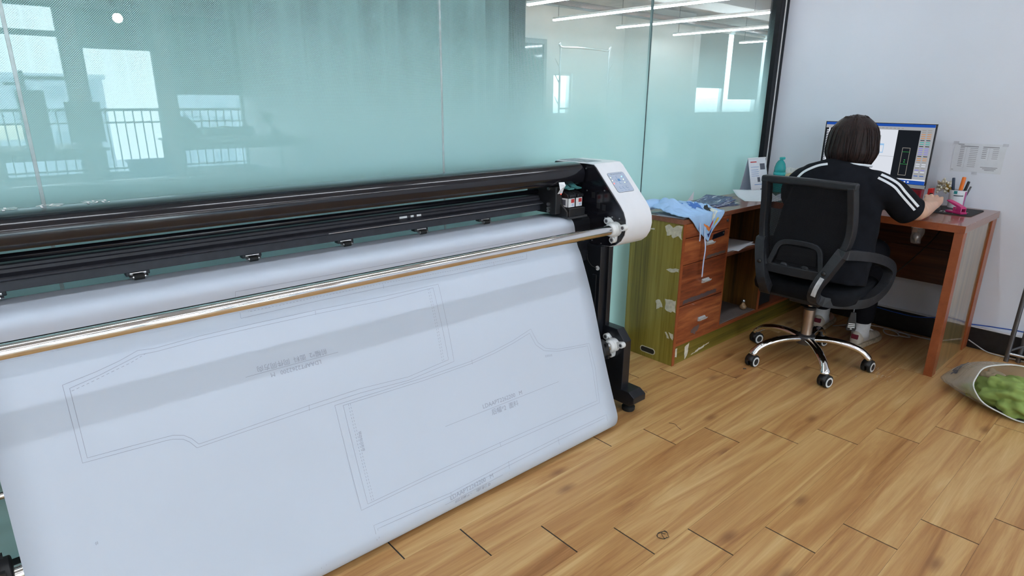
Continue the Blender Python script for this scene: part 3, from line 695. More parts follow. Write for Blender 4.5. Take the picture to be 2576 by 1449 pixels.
# ------------------------------------------------------------------ plotted paper
PP = [(-0.15, 0.6), (-0.166, 0.74), (-0.172, 0.815), (-0.178, 0.838), (-0.19, 0.8455), (-0.24, 0.8465), (-0.3, 0.846), (-0.325, 0.842), (-0.34, 0.832), (-0.35, 0.812), (-0.358, 0.775), (-0.372, 0.735), (-0.398, 0.69), (-0.463, 0.534), (-0.541, 0.3), (-0.6, 0.14), (-0.624, 0.08), (-0.629, 0.055), (-0.624, 0.03), (-0.608, 0.01), (-0.585, 0.004), (-0.562, 0.012), (-0.54, 0.04), (-0.52, 0.1), (-0.508, 0.2), (-0.5045, 0.295)]
PRINT_SOLID = [[(-3.9470,0.5756),(-3.9462,0.7590),(-3.8502,0.7635),(-3.8095,0.7656),(-3.7785,0.7668),(-3.7603,0.7689),(-3.7402,0.7761),(-3.7269,0.7885),(-3.7143,0.8082),(-3.6595,0.8076),(-3.4199,0.8052),(-3.2616,0.8053),(-3.0952,0.8151),(-2.9139,0.8026),(-2.9009,0.5390)],
 [(-2.9009,0.5390),(-3.1092,0.5389),(-3.3232,0.5344),(-3.5059,0.5335),(-3.6478,0.5343),(-3.7503,0.5397),(-3.7876,0.5359),(-3.8296,0.5507),(-3.8808,0.5636),(-3.9470,0.5756)],
 [(-3.9357,0.5865),(-3.9356,0.7508),(-3.8484,0.7544),(-3.8067,0.7567),(-3.7592,0.7595),(-3.7366,0.7675),(-3.7212,0.7813),(-3.7085,0.8004),(-3.6510,0.8000),(-3.4172,0.7933),(-3.2587,0.7927),(-3.0925,0.8042),(-2.9339,0.7917),(-2.9246,0.5470)],
 [(-2.9246,0.5470),(-3.1133,0.5512),(-3.3268,0.5459),(-3.5089,0.5443),(-3.6504,0.5445),(-3.7480,0.5485),(-3.7868,0.5473),(-3.8749,0.5731),(-3.9357,0.5865)],
 [(-3.3444,0.8167),(-3.3373,1.1369),(-3.0980,1.1335),(-2.8029,1.1381),(-2.2840,1.1460),(-2.2643,1.0067),(-2.2699,0.9048),(-2.3642,0.8937),(-2.4495,0.8826),(-2.5039,0.8638),(-2.5353,0.8343),(-2.5485,0.8006),(-2.5561,0.7768),(-2.6503,0.7978),(-2.7416,0.8109),(-2.8430,0.8206),(-3.0388,0.8225),(-3.3444,0.8167)],
 [(-3.3200,0.8246),(-3.3142,1.1275),(-3.0954,1.1241),(-2.7990,1.1252),(-2.2946,1.1344),(-2.2799,1.0106),(-2.2814,0.9117),(-2.4515,0.8899),(-2.5141,0.8704),(-2.5472,0.8404),(-2.5604,0.8068),(-2.5659,0.7903),(-2.6529,0.8075),(-2.7440,0.8203),(-2.8450,0.8285),(-3.0410,0.8311),(-3.3200,0.8246)],
 [(-3.3112,1.2619),(-3.3122,1.1940),(-3.0377,1.2081),(-2.7879,1.2010),(-2.5382,1.1992),(-2.2632,1.2023),(-2.2629,1.2488)],
 [(-3.3044,1.2631),(-3.3028,1.2080),(-3.0403,1.2177),(-2.7915,1.2125),(-2.5419,1.2102),(-2.2788,1.2120),(-2.2771,1.2508)],
 [(-3.0356,1.2063),(-3.0386,1.2539)],
 [(-2.7850,1.1978),(-2.7907,1.2445)],
 [(-2.5392,1.2019),(-2.5427,1.2469)],
 [(-3.5629,0.6688),(-3.2984,0.6697)],
 [(-2.9992,0.9991),(-2.4729,1.0029)],
 [(-3.0642,1.2376),(-2.8200,1.2332)],
 [(-3.5375,0.4524),(-3.5348,0.4376),(-3.3487,0.4393),(-3.0837,0.4409),(-2.8112,0.4426),(-2.4855,0.4445),(-2.4816,0.4587)],
 [(-2.4806,0.4971),(-2.4861,0.5182),(-2.8287,0.5165),(-3.0988,0.5100),(-3.3150,0.5087),(-3.5355,0.5113),(-3.5340,0.4917)],
 [(-3.3323,0.5360),(-3.3346,0.5477)],
 [(-3.0964,0.5014),(-3.0986,0.5140)],
 [(-3.4167,0.7912),(-3.4193,0.8077)],
 [(-2.8417,0.8154),(-2.8444,0.8328)],
 [(-2.8019,1.1227),(-2.8016,1.1400)],
 [(-2.6456,0.5050),(-2.6461,0.5170)],
 [(-3.4742,1.2652),(-3.4703,1.2366)],
 [(-3.4889,1.2571),(-3.4846,1.2391)]]
PRINT_DASH = [[(-3.9334,0.5937),(-3.8930,0.5841),(-3.8506,0.5723),(-3.8068,0.5609),(-3.7674,0.5454)],
 [(-2.9452,0.5470),(-2.9587,0.7944)],
 [(-2.9389,0.5469),(-2.9521,0.7936)],
 [(-3.3039,0.8261),(-3.2997,1.1276)],
 [(-3.2976,0.8263),(-3.2932,1.1279)],
 [(-2.4999,0.5064),(-2.8243,0.5030),(-3.0954,0.4977),(-3.3121,0.4973),(-3.5122,0.4976),(-3.5110,0.4878)]]
PRINT_TEXT = [('LDAAPT2262200   M', -3.4265, 0.6819, 3.1339, 0.0133), ('前幅*2  面料  同件同方向', -3.4305, 0.6567, 3.1359, 0.0146), ('LDAAPT2262200   M', -2.7477, 0.9869, -0.0214, 0.0166), ('后幅*2  面料', -2.7454, 1.0181, -0.0305, 0.018), ('LDAAPT2262200   M', -2.9519, 1.2219, 0.0314, 0.0167), ('后腰*1  面料B', -2.9506, 1.2511, 0.0352, 0.0202), ('后浪左右', -2.4957, 0.8954, -0.1501, 0.0075), ('锁边包边处理', -3.2891, 0.9445, -1.5825, 0.0081), ('#', -3.9566, 0.9447, 0.194, 0.0089)]
_Q = [Vector((p[0], p[1])) for p in spline([(a, b, 0) for a, b in PP], 12)]
_S = [0.0]
for a, b in zip(_Q[:-1], _Q[1:]): _S.append(_S[-1]+(b-a).length)
def paper_pt(x, t, h=0.0):
    t = max(0.0, min(_S[-1]-1e-6, t))
    lo, hi = 0, len(_S)-1
    while hi-lo > 1:
        m_ = (lo+hi)//2
        if _S[m_] <= t: lo = m_
        else: hi = m_
    k = (t-_S[lo])/(_S[hi]-_S[lo]); p = _Q[lo].lerp(_Q[hi], k); d = (_Q[hi]-_Q[lo]).normalized()
    n = Vector((-d.y, d.x))          # outward side of the sheet
    if t < 0.28: pass
    n = -n if n.dot(Vector((-1, 0.2))) < 0 and 0.26 < t < 1.25 else n
    return (x, p.x+n.x*h, p.y+n.y*h)
M['paper'] = plain('white_plotter_paper', (0.575, 0.635, 0.73, 1), 0.55, spec=0.3, var=0.012, nscale=3)
pap = MB().grid(lambda u, v: paper_pt(-4.09+1.89*u, _S[-1]*v), 24, 300).build('pattern_paper', 'paper', smooth=True, solid=0.0002)
tag(pap, 'wide white sheet of plotted sewing patterns hanging from the black plotter', 'paper')
def ribbon(mb, pts, w=0.0011, h=0.0006):
    # resample densely so the ribbon follows the sheet
    P = []
    for (x0, t0), (x1, t1) in zip(pts[:-1], pts[1:]):
        n = max(1, int(math.hypot(x1-x0, t1-t0)/0.02))
        for k in range(n): P.append(Vector((x0+(x1-x0)*k/n, t0+(t1-t0)*k/n)))
    P.append(Vector(pts[-1]))
    vs = []
    for i, p in enumerate(P):
        d = (P[min(i+1, len(P)-1)]-P[max(i-1, 0)]).normalized(); nn = Vector((-d.y, d.x))*w/2
        vs += [paper_pt(p.x+nn.x, p.y+nn.y, h), paper_pt(p.x-nn.x, p.y-nn.y, h)]
    mb.add(vs, [(2*i, 2*i+1, 2*i+3, 2*i+2) for i in range(len(P)-1)])
for pts in PRINT_SOLID:
    mb = MB(); ribbon(mb, pts); mb.build('printed_outline', 'ink', pap)
for pts in PRINT_DASH:
    mb = MB()
    for (x0, t0), (x1, t1) in zip(pts[:-1], pts[1:]):
        L = math.hypot(x1-x0, t1-t0); n = max(1, int(L/0.010))
        for k in range(n):
            a, b = k/n, (k+0.55)/n
            ribbon(mb, [(x0+(x1-x0)*a, t0+(t1-t0)*a), (x0+(x1-x0)*b, t0+(t1-t0)*b)])
    mb.build('stitch_line', 'ink', pap)
for tx, x, t, ang, sz in PRINT_TEXT:
    vs, fs = text_geo(tx, sz*1.25); ca, sa = math.cos(ang), math.sin(ang)
    MB().add([paper_pt(x+v.x*ca-v.y*sa, t-(v.x*sa+v.y*ca), 0.0006) for v in vs], fs).build('printed_text', 'ink', pap)
# ------------------------------------------------------------------ desk: cabinet wing along the glass
M['red_wood'] = wood('red_brown_laminate', (rgb(98, 58, 44), rgb(130, 80, 60), rgb(152, 102, 80)), 'x', 5, 0.26, (0.3, 0.5, 0.72), coat=0.25)
M['red_wood_y'] = wood('red_brown_laminate_desk', (rgb(104, 64, 50), rgb(138, 90, 70), rgb(162, 116, 94)), 'y', 5, 0.22, (0.3, 0.5, 0.72), coat=0.3)
M['edge_wood'] = wood('red_brown_edging', (rgb(118, 58, 30), rgb(146, 76, 42), rgb(158, 88, 52)), 'x', 5, 0.35, coat=0.15)
M['drawer_wood'] = wood('striped_red_drawer_wood', (rgb(70, 34, 24), rgb(134, 68, 40), rgb(176, 104, 60)), 'x', 6, 0.36, (0.33, 0.5, 0.66), stretch=0.10, coat=0.2, rnd=True)
M['green_wood'] = wood('olive_green_laminate', (rgb(74, 62, 20), rgb(128, 111, 40), rgb(165, 149, 72)), 'z', 6, 0.36, (0.34, 0.5, 0.68), stretch=0.03, coat=0.2)
M['green_wood_x'] = wood('olive_green_laminate_base', (rgb(70, 62, 22), rgb(112, 98, 36), rgb(146, 130, 58)), 'x', 6, 0.4, (0.34, 0.5, 0.68), stretch=0.03)
M['dark_wood'] = wood('dark_red_panel', (rgb(46, 24, 16), rgb(78, 40, 24), rgb(108, 60, 36)), 'y', 5, 0.45, (0.3, 0.5, 0.7), stretch=0.05)
M['inner_wood'] = wood('inner_olive_wood', (rgb(60, 42, 18), rgb(100, 66, 28), rgb(130, 96, 44)), 'z', 6, 0.4, (0.34, 0.5, 0.68), stretch=0.04)
M['end_wood'] = wood('glossy_striped_end_wood', (rgb(74, 60, 34), rgb(112, 94, 58), rgb(142, 122, 84)), 'z', 4, 0.30, (0.34, 0.5, 0.68), stretch=0.02, coat=1.0)
M['chip'] = plain('exposed_chipboard', (0.62, 0.57, 0.46, 1), 0.85, var=0.12, nscale=60, bump=0.5)
M['grey_pull'] = plain('grey_plastic_pull', (0.46, 0.47, 0.47, 1), 0.4, var=0.05)
cb = thing('drawer_cabinet', 'low desk cabinet with olive end panel, red-brown drawers and open shelf along the glass', 'cabinet', (-0.9, -0.25, 0))
MB().box(-1.495, -0.613, -.402, -.086, .737, .760).build('worktop', 'red_wood', cb, bevel=0.0015)
sp_ = MB().box(-1.488, -1.468, -.400, -.088, 0.0, .737).build('side_panel', 'green_wood', cb, bevel=0.001)
MB().box(-1.489, -1.4675, -.403, -.400, 0.0, .737).build('edge_band', 'edge_wood', sp_)
random.seed(5)
def patch(name, pts, plane, val, parent, mt='chip', th=0.0006, jag=0.004, out=-1):
    P = []
    n = len(pts)
    for i in range(n):
        a, b = Vector(pts[i]), Vector(pts[(i+1) % n]); m_ = max(2, int((b-a).length/0.012))
        for k in range(m_):
            q = a.lerp(b, k/m_); P.append((q.x+random.uniform(-jag, jag), q.y+random.uniform(-jag, jag)))
    ax = {'x': 'x', 'y': 'y'}[plane]
    return MB().prism(P, val-0.0002*out*-1, val+out*th, ax).build(name, mt, parent)
for pts in ([(-.297,.712),(-.321,.725),(-.345,.712),(-.360,.728),(-.392,.731),(-.395,.66),(-.380,.675),(-.367,.673),(-.348,.658),(-.335,.682),(-.308,.669)],
            [(-.325,.50),(-.348,.514),(-.393,.513),(-.391,.503),(-.358,.487)],
            [(-.330,.345),(-.394,.350),(-.394,.292),(-.356,.286),(-.335,.292)], [(-.278,.329),(-.302,.333),(-.318,.300),(-.300,.288),(-.283,.281)],
            [(-.366,.180),(-.396,.172),(-.397,.140),(-.380,.150)], [(-.347,.171),(-.356,.174),(-.372,.142),(-.362,.141)]):
    patch('chipped_patch', pts, 'x', -1.4882, sp_)
patch('chipped_patch', [(-.212,.691),(-.236,.695),(-.236,.687),(-.213,.685)], 'x', -1.4882, sp_, jag=0.001)
# oval cable hole near the floor
MB().prism([(p[0]*-1, p[1]) for p in rrect(.096, .034, .0165, 6, .248, .042)], -1.4890, -1.4860, 'x').build('hole_rim', 'chip', sp_)
MB().prism([(p[0]*-1, p[1]) for p in rrect(.086, .026, .0128, 6, .248, .042)], -1.4895, -1.4860, 'x').build('cable_hole', 'matte_black', sp_)
MB().box(-1.4675, -.02, -.397, -.380, 0.0, .100).build('plinth', 'green_wood_x', cb)
pli = cb.children[-1]
for pts in ([(-1.376,.078),(-1.336,.088),(-1.338,.033),(-1.362,.006),(-1.37,.04)], [(-1.462,.086),(-1.441,.088),(-1.443,.036),(-1.460,.04)], [(-1.31,.012),(-1.25,.03),(-1.13,.042),(-1.14,.034),(-1.25,.018)]):
    patch('chipped_patch', pts, 'y', -.3972, pli)
MB().box(-1.4675, -.02, -.402, -.09, .100, .116).build('base_board', 'edge_wood', cb, bevel=0.001)
MB().box(-1.4675, -.02, -.100, -.088, .116, .737).build('back_panel', 'inner_wood', cb)
MB().box(-1.068, -1.052, -.400, -.10, .116, .737).build('divider', 'edge_wood', cb, bevel=0.001)
rp = MB().box(-.645, -.626, -.398, -.10, .116, .737).build('inner_panel', 'inner_wood', cb, bevel=0.001)
MB().box(-.6455, -.6255, -.402, -.398, .116, .737).build('edge_band', 'edge_wood', rp)
MB().box(-1.052, -.645, -.395, -.10, .507, .525).build('shelf', 'red_wood', cb, bevel=0.001)
MB().box(-1.052, -.645, -.39, -.10, .116, .1175).build('shelf_liner', plain('dusty_liner', (0.16, 0.13, 0.12, 1), 0.8), cb)
for i, (z0, z1) in enumerate(((.667,.735),(.532,.663),(.318,.528),(.117,.314))):
    d = MB().box(-1.466, -1.070, -.402, -.384, z0, z1).build('drawer', 'drawer_wood', cb, bevel=0.0012)
    if i:
        hz = (.0, .615, .417, .208)[i]
        MB().prism([(-.4025,hz-.010),(-.416,hz-.006),(-.424,hz+.004),(-.424,hz+.008),(-.414,hz+.004),(-.408,hz+.010),(-.4025,hz+.012)], -1.285, -1.222, 'x').build('handle', 'grey_pull', d, bevel=0.001)
    else:
        MB().cyl((-1.094,-.4025,.712),(-1.094,-.408,.712), .008, 16).build('lock', 'dark_steel', d)
    if i == 1:
        MB().prism([(-1.225,.628),(-1.112,.636),(-1.112,.662),(-1.215,.653)], -.4028, -.405, 'y').build('label_holder', 'gloss_black', d)
        MB().cyl((-1.122,-.405,.649),(-1.122,-.407,.649), .005, 10).build('screw', 'steel', d)
        patch('tape_mark', [(-1.26,.548),(-1.08,.552),(-1.08,.538),(-1.26,.536)], 'y', -.4025, d, plain('old_tape', (0.10, 0.07, 0.06, 1), 0.5), 0.0004, 0.003)
    if i == 2:
        patch('tape_mark', [(-1.44,.345),(-1.13,.350),(-1.13,.330),(-1.44,.322)], 'y', -.4025, d, plain('old_tape_2', (0.09, 0.06, 0.06, 1), 0.5), 0.0004, 0.004)
    if i == 3:
        patch('tape_mark', [(-1.34,.165),(-1.27,.18),(-1.26,.165),(-1.30,.13),(-1.34,.15)], 'y', -.4025, d, plain('old_tape_3', (0.13, 0.08, 0.07, 1), 0.5), 0.0004, 0.003)

# ------------------------------------------------------------------ desk: wing along the white wall
dk = thing('office_desk', 'red-brown desk against the white wall with a striped wooden end panel', 'desk', (-0.3, -0.8, 0))
MB().box(-.612, .024, -1.322, -.086, .725, .760).build('desktop', 'red_wood_y', dk, bevel=0.0015)
MB().box(-.6125, -.6115, -1.322, -.41, .725, .7595).build('edge_band', 'edge_wood', dk)
ep = MB().box(-.555, -.085, -1.312, -1.284, 0.0, .725).build('end_panel', 'end_wood', dk)
MB().box(-.612, -.555, -1.320, -1.282, 0.0, .725).build('stile', 'edge_wood', dk, bevel=0.0015)
MB().box(-.085, -.002, -1.320, -1.282, 0.0, .725).build('stile', 'edge_wood', dk, bevel=0.0015)
MB().box(-.075, -.055, -1.282, -.42, .335, .725).build('modesty_panel', 'dark_wood', dk)
MB().box(-.090, -.075, -1.282, -.42, .50, .53).build('panel_batten', 'dark_wood', dk)

# ------------------------------------------------------------------ items on the cabinet
M['sheet'] = plain('white_sheet', (0.72, 0.75, 0.80, 1), 0.7, var=0.02)
M['sheet2'] = plain('bluish_sheet', (0.58, 0.63, 0.74, 1), 0.7, var=0.03)
M['blue_cloth'] = plain('light_blue_cotton', (0.36, 0.56, 0.84, 1), 0.85, var=0.06, nscale=12, bump=0.25, bscale=900)
M['tape_blue'] = plain('pale_blue_cord', (0.48, 0.58, 0.80, 1), 0.8, var=0.05)
def navy():
    t = NT('navy_printed_sheet'); v = t.coords((9, 26, 9), rnd=True)
    n = t.noise(v, 1.3, 4, 0.6, 1.2)
    c = t.ramp(n, [(0.34, rgb(14, 14, 34)), (0.46, rgb(36, 42, 96)), (0.52, rgb(90, 100, 150)), (0.55, rgb(26, 30, 72)), (0.63, rgb(215, 218, 226))])
    t.principled(c, 0.35, 0, 0.5); return t.m
M['navy'] = navy()
def cloth_pt(u, v, h=0.0):
    """draped garment: u 0..1 along x, v 0..1 from the glass to over the front edge"""
    x = -1.49+0.33*u
    L = 0.145+0.27*(0.30+0.70*max(0.0, 1-abs(u-0.62)/0.62)) - 0.03
    s = v*L; y0 = -.15-0.05*(1-u)
    edge = 0.406+y0*1.0
    lump = 0.050*math.exp(-((u-0.22)/0.2)**2-((v-0.22)/0.25)**2)+0.022*math.exp(-((u-0.65)/0.3)**2-((v-0.35)/0.3)**2)
    fold = 0.006*math.sin(17*u+6*v)+0.005*math.sin(31*u-9*v+1)+0.004*math.sin(24*v+5*u)
    flat = -y0-s
    yy = y0-s
    if yy > -.405:
        k = min(1.0, (yy+.405)/0.10)
        z = .772+lump*k+abs(fold)*k+0.006*k; return (x, yy, z+h)
    over = -.405-yy
    return (x+0.10*over*(u-0.1), -.411-0.004*math.sin(14*u)-0.004*math.sin(over*40)-h*0.8, .776-over)
gm = MB().grid(lambda u, v: cloth_pt(u, v), 60, 70).build('blue_garment', 'blue_cloth', smooth=True, solid=0.004)
tag(gm, 'light blue cotton garment with a bright print, draped over the cabinet corner', 'garment')
gs = MB().tube(spline([(-1.40,-.20,.800),(-1.44,-.19,.806),(-1.49,-.17,.800),(-1.54,-.155,.792),(-1.56,-.15,.788)], 6), [.03]*6+[.034]*6+[.036]*6+[.034]*6+[.024], 16, [.024]*6+[.026]*6+[.026]*6+[.024]*6+[.018]).build('sleeve', 'blue_cloth', gm, smooth=True)
def cpatch(name, mt, u0, v0, ru, rv, seed, n=22, jag=0.28):
    rr = random.Random(seed); mb = MB(); vs = [cloth_pt(u0, v0, .0046)]; ring1 = []; ring2 = []
    for i in range(n):
        a = 2*PI*i/n; k = 1+rr.uniform(-jag, jag)
        ring1.append(cloth_pt(u0+ru*.5*k*math.cos(a), v0+rv*.5*k*math.sin(a), .0046)); ring2.append(cloth_pt(u0+ru*k*math.cos(a), v0+rv*k*math.sin(a), .0046))
    vs += ring1+ring2
    fs = [(0, 1+i, 1+(i+1) % n) for i in range(n)]+[(1+i, 1+n+i, 1+n+(i+1) % n, 1+(i+1) % n) for i in range(n)]
    mb.add(vs, fs).build(name, mt, gm, smooth=True)
cpatch('print_patch', plain('mid_blue_print', (0.07, 0.20, 0.58, 1), 0.8), .60, .42, .17, .09, 1, 30, .5)
cpatch('print_patch', plain('black_print', (0.012, 0.012, 0.016, 1), 0.8), .80, .60, .13, .06, 2, 24, .3)
cpatch('print_patch', plain('cream_print', (0.68, 0.70, 0.62, 1), 0.8), .78, .72, .12, .07, 3, 24, .25)
cpatch('print_patch', plain('red_fabric_print', (0.55, 0.02, 0.03, 1), 0.8), .66, .80, .05, .03, 4, 16, .2)
cpatch('print_patch', plain('orange_print', (0.75, 0.22, 0.05, 1), 0.8), .56, .84, .10, .025, 5, 18, .3)
cpatch('print_patch', plain('yellow_print', (0.75, 0.50, 0.05, 1), 0.8), .80, .90, .05, .03, 6, 14, .3)
cpatch('print_patch', plain('navy_print', (0.03, 0.04, 0.20, 1), 0.8), .64, .92, .08, .025, 7, 14, .3)
for i, pts in enumerate(([(-1.372,-.414,.735),(-1.370,-.418,.70),(-1.366,-.419,.67),(-1.364,-.418,.642)], [(-1.330,-.416,.72),(-1.326,-.420,.66),(-1.322,-.428,.60),(-1.327,-.428,.53),(-1.320,-.424,.452)])):
    MB().strip(spline(pts, 6), .009, .0015, (0,1,0)).build('drawstring', 'tape_blue', gm)
def sheet(name, mt, c, w, d, rz, z, label, cat='paper', group=None, curl=None):
    ca, sa = math.cos(rz), math.sin(rz)
    def fn(u, v):
        a, b = (u-.5)*w, (v-.5)*d; zz = z+(curl(u, v) if curl else 0.0)
        return (c[0]+a*ca-b*sa, c[1]+a*sa+b*ca, zz)
    o = MB().grid(fn, 16, 12).build(name, mt, smooth=True, solid=0.0004); tag(o, label, cat, group); return o
sheet('paper_sheet', 'sheet', (-1.375, -.300), .21, .15, 0.10, .7606, 'white paper sheet poking out under the blue garment')
sheet('paper_sheet', 'sheet', (-1.36, -.27), .21, .15, -0.12, .7614, 'second white paper sheet lying beneath the blue garment')
for i, (x, y, r) in enumerate(((-.97,-.245,-.22),(-.955,-.232,-.05),(-.935,-.222,.12),(-.915,-.205,.02),(-.90,-.190,.22))):
    sheet('printed_sheet', 'navy', (x, y), .245, .155, r, .7606+.0012*i, 'navy printed sheet in the fanned pile beside the blue garment, %s' % ['lowest', 'second from below', 'middle one', 'second from the top', 'topmost'][i], 'sheet', 'navy printed sheets', (lambda k: (lambda u, v: .004*k*u*u))(i))
tri = MB().prism([(-1.02,.762),(-.955,.766),(-.955,.815)], -.103, -.1025, 'y').build('paper_scrap', 'sheet'); tag(tri, 'small white paper corner standing upright against the mint glass', 'paper')
sheet('paper_sheet', 'sheet', (-.55, -.27), .30, .21, 0.75, .7606, 'large white sheet with a curled edge lying beside the desk calendar', curl=lambda u, v: .030*max(0, u-.45)**1.5*2+.020*max(0, .4-v)**2*4)
sheet('paper_sheet', 'sheet2', (-.36, -.42), .30, .21, 0.2, .7612, 'grey-blue sheet lying behind the mesh chair back', curl=lambda u, v: .008*math.sin(u*3)*v)
for i, (x, y, r) in enumerate(((-.88,-.29,.05),(-.86,-.285,-.12),(-.84,-.30,.22))):
    sheet('paper_sheet', 'sheet', (x, y), .29, .17, r, .5256+.0014*i, 'white printed paper on the cabinet shelf, %s of the three' % ['lowest', 'middle', 'topmost'][i], 'paper', 'papers on the cabinet shelf')
# desk calendar
cl = thing('desk_calendar', 'white tent-shaped desk calendar standing in the corner by the black frame', 'calendar', (-.29, -.13, .76))
def quad(mb, a, b, c, d): return mb.add([a, b, c, d], [(0, 1, 2, 3)])
quad(MB(), (-.395,-.155,.761), (-.235,-.185,.761), (-.225,-.130,.963), (-.385,-.100,.963)).build('front_board', 'sheet', cl, solid=0.002)
quad(MB(), (-.370,-.060,.761), (-.215,-.088,.761), (-.225,-.130,.963), (-.385,-.100,.963)).build('back_board', 'sheet2', cl, solid=0.002)
quad(MB(), (-.395,-.155,.762), (-.235,-.185,.762), (-.215,-.088,.762), (-.370,-.060,.762)).build('base_board', 'sheet2', cl, solid=0.001)
def cal(u, v, h=.0016):
    a = Vector((-.395,-.155,.761)).lerp(Vector((-.235,-.185,.761)), u); b = Vector((-.385,-.100,.963)).lerp(Vector((-.225,-.130,.963)), u)
    p = a.lerp(b, v); return (p.x-.0, p.y-h, p.z+h*.3)
for (u0, u1, v0, v1, mt) in ((.10,.45,.88,.91,'ink_red'),(.62,.9,.66,.84,'ink_dark'),(.10,.55,.74,.75,'ink_blue'),(.10,.5,.66,.67,'ink_blue'),(.10,.52,.60,.61,'ink_blue'),(.10,.5,.54,.55,'ink_blue'),(.10,.52,.48,.49,'ink_blue'),(.4,.55,.30,.44,'ink_dark'),(.2,.9,.22,.235,'ink_blue'),(.5,.8,.06,.10,'ink_dark')):
    quad(MB(), cal(u0, v0), cal(u1, v0), cal(u1, v1), cal(u0, v1)).build('print', mt, cl)
MB().tube([(-.388,-.100,.964),(-.224,-.130,.964)], .004, 10).build('binding', 'white_plastic', cl)
# water bottle
t = NT('aqua_clear_plastic'); pb = t.principled((0.05, 0.55, 0.55, 1), 0.12, 0, 0.5); pb.inputs['Transmission Weight'].default_value = 0.55; M['aqua'] = t.m
M['aqua_solid'] = plain('aqua_plastic', (0.03, 0.42, 0.42, 1), 0.3, var=0.04)
bo = thing('water_bottle', 'turquoise sports water bottle with a domed lid beside the calendar', 'bottle', (-.222, -.232, .76))
bc = (-.222, -.232, .7605)
MB().lathe([(.030,0),(.034,.004),(.034,.030),(.032,.035),(.034,.040),(.034,.095),(.035,.110)], 28, bc).build('body', 'aqua', bo, smooth=True, auto=0.7)
MB().lathe([(.0365,.110),(.0365,.122),(.034,.124)], 28, bc).build('collar', 'aqua_solid', bo, smooth=True, auto=0.7)
MB().lathe([(.034,.122),(.033,.150),(.027,.175),(.016,.192),(.010,.196)], 28, bc).build('dome', 'aqua', bo, smooth=True)
sp2 = MB().tube([(bc[0],bc[1],bc[2]+.15),(bc[0]+.004,bc[1],bc[2]+.185),(bc[0]+.010,bc[1],bc[2]+.205)], [.012,.010,.010], 14).build('spout', 'aqua_solid', bo, smooth=True, auto=0.7)
MB().strip([(bc[0]-.006,bc[1],bc[2]+.205),(bc[0]+.022,bc[1]-.006,bc[2]+.207)], .024, .016).build('spout_cap', 'aqua_solid', sp2, bevel=0.004)
# tissue pouch
ti = thing('tissue_pouch', 'beige soft pack with white tissues sticking out, behind the chair back', 'tissue pack', (-.085, -.262, .76))
def pouch(u, v):
    a = 2*PI*u; k = math.sin(PI*min(1, .12+v*.80)); w, d = .085*(.55+.5*k), .048*(.35+.7*k)
    return (-.085+d*math.cos(a)*(1 if v < 1 else 0.2), -.262+w*math.sin(a), .761+.105*v+.004*math.sin(5*a))
MB().grid(pouch, 36, 14).build('pouch', plain('cream_plastic_pouch', (0.66, 0.53, 0.33, 1), 0.45, var=0.08), ti, smooth=True)
MB().cyl((-.133,-.277,.838),(-.125,-.277,.840), .009, 14).build('mark', plain('brown_print', (0.25, 0.12, 0.06, 1), 0.6), ti)
for i, (dy, tl) in enumerate(((-.045,.5),(-.018,-.2),(.012,.15),(.04,-.4))):
    MB().grid(lambda u, v: (-.085+.012*math.sin(v*3+i)+.004*math.sin(u*9), -.262+dy+(u-.5)*.045+tl*.03*v, .850+.055*v-.012*abs(u-.5)), 6, 6).build('tissue', 'white_print', ti, smooth=True, solid=.0006)
# jar on the compartment floor
jr = thing('glass_trinket', 'tiny clear glass trinket bottle on the cabinet floor board', 'trinket', (-.69, -.34, .118))
MB().lathe([(.014,0),(.019,.006),(.020,.018),(.012,.030),(.008,.036),(.008,.042)], 18, (-.69,-.34,.1182)).build('body', plain('amber_glass', (0.35, 0.20, 0.10, 1), 0.08, spec=0.8), jr, smooth=True)
MB().lathe([(.010,.042),(.010,.054),(.006,.058)], 14, (-.69,-.34,.1182)).build('stopper', 'steel', jr, smooth=True)
# pc tower in the end bay
pc = thing('computer_tower', 'black computer tower standing in the dark cabinet bay behind the chair', 'computer', (-.5, -.25, .116))
MB().box(-.605, -.43, -.37, -.11, .1165, .50).build('case', 'satin_black', pc, bevel=0.004)
MB().box(-.60, -.435, -.376, -.37, .12, .497).build('front_bezel', 'matte_black', pc, bevel=0.003)
MB().cyl((-.52,-.376,.45),(-.52,-.380,.45), .010, 14).build('power_button', 'steel', pc)

# ------------------------------------------------------------------ items on the desk
mo = thing('monitor', 'wide flat computer monitor showing drafting software, standing against the white wall', 'monitor', (-.1, -.717, .76))
SX, Y0, Y1, Z0, Z1 = -.140, -.433, -1.002, .872, 1.196
MB().box(SX, SX+.016, Y1, Y0, Z0-.018, Z1).build('case', 'matte_black', mo, bevel=0.002)
MB().box(SX-.0015, SX, Y1, Y0, Z0-.018, Z0).build('chin', 'grey_pull', mo)
MB().box(SX-.0018, SX+.002, Y1-.0015, Y0+.0015, Z1-.002, Z1+.0012).build('top_rim', 'white_plastic', mo)
MB().box(SX-.0018, SX+.002, Y0, Y0+.003, Z0-.018, Z1).build('side_rim', 'white_plastic', mo)
MB().box(SX+.016, SX+.05, -.80, -.63, .93, 1.05).build('rear_hub', 'matte_black', mo, bevel=0.006)
MB().box(SX+.030, SX+.048, -.745, -.69, .772, .96).build('stand_neck', 'matte_black', mo, bevel=0.003)
MB().prism([(p[0]+SX+.035, p[1]-.717) for p in rrect(.16, .24, .03)], .7602, .772, 'z').build('stand_base', 'matte_black', mo, bevel=0.002)
M['scr_white'] = emis('screen_white', (0.80, 0.84, 0.92, 1), 0.80)
M['scr_grey'] = emis('screen_grey', (0.52, 0.54, 0.58, 1), 0.62)
M['scr_black'] = emis('screen_black', (0.010, 0.012, 0.016, 1), 1.0)
M['scr_blue'] = emis('screen_blue', (0.02, 0.10, 0.50, 1), 0.7)
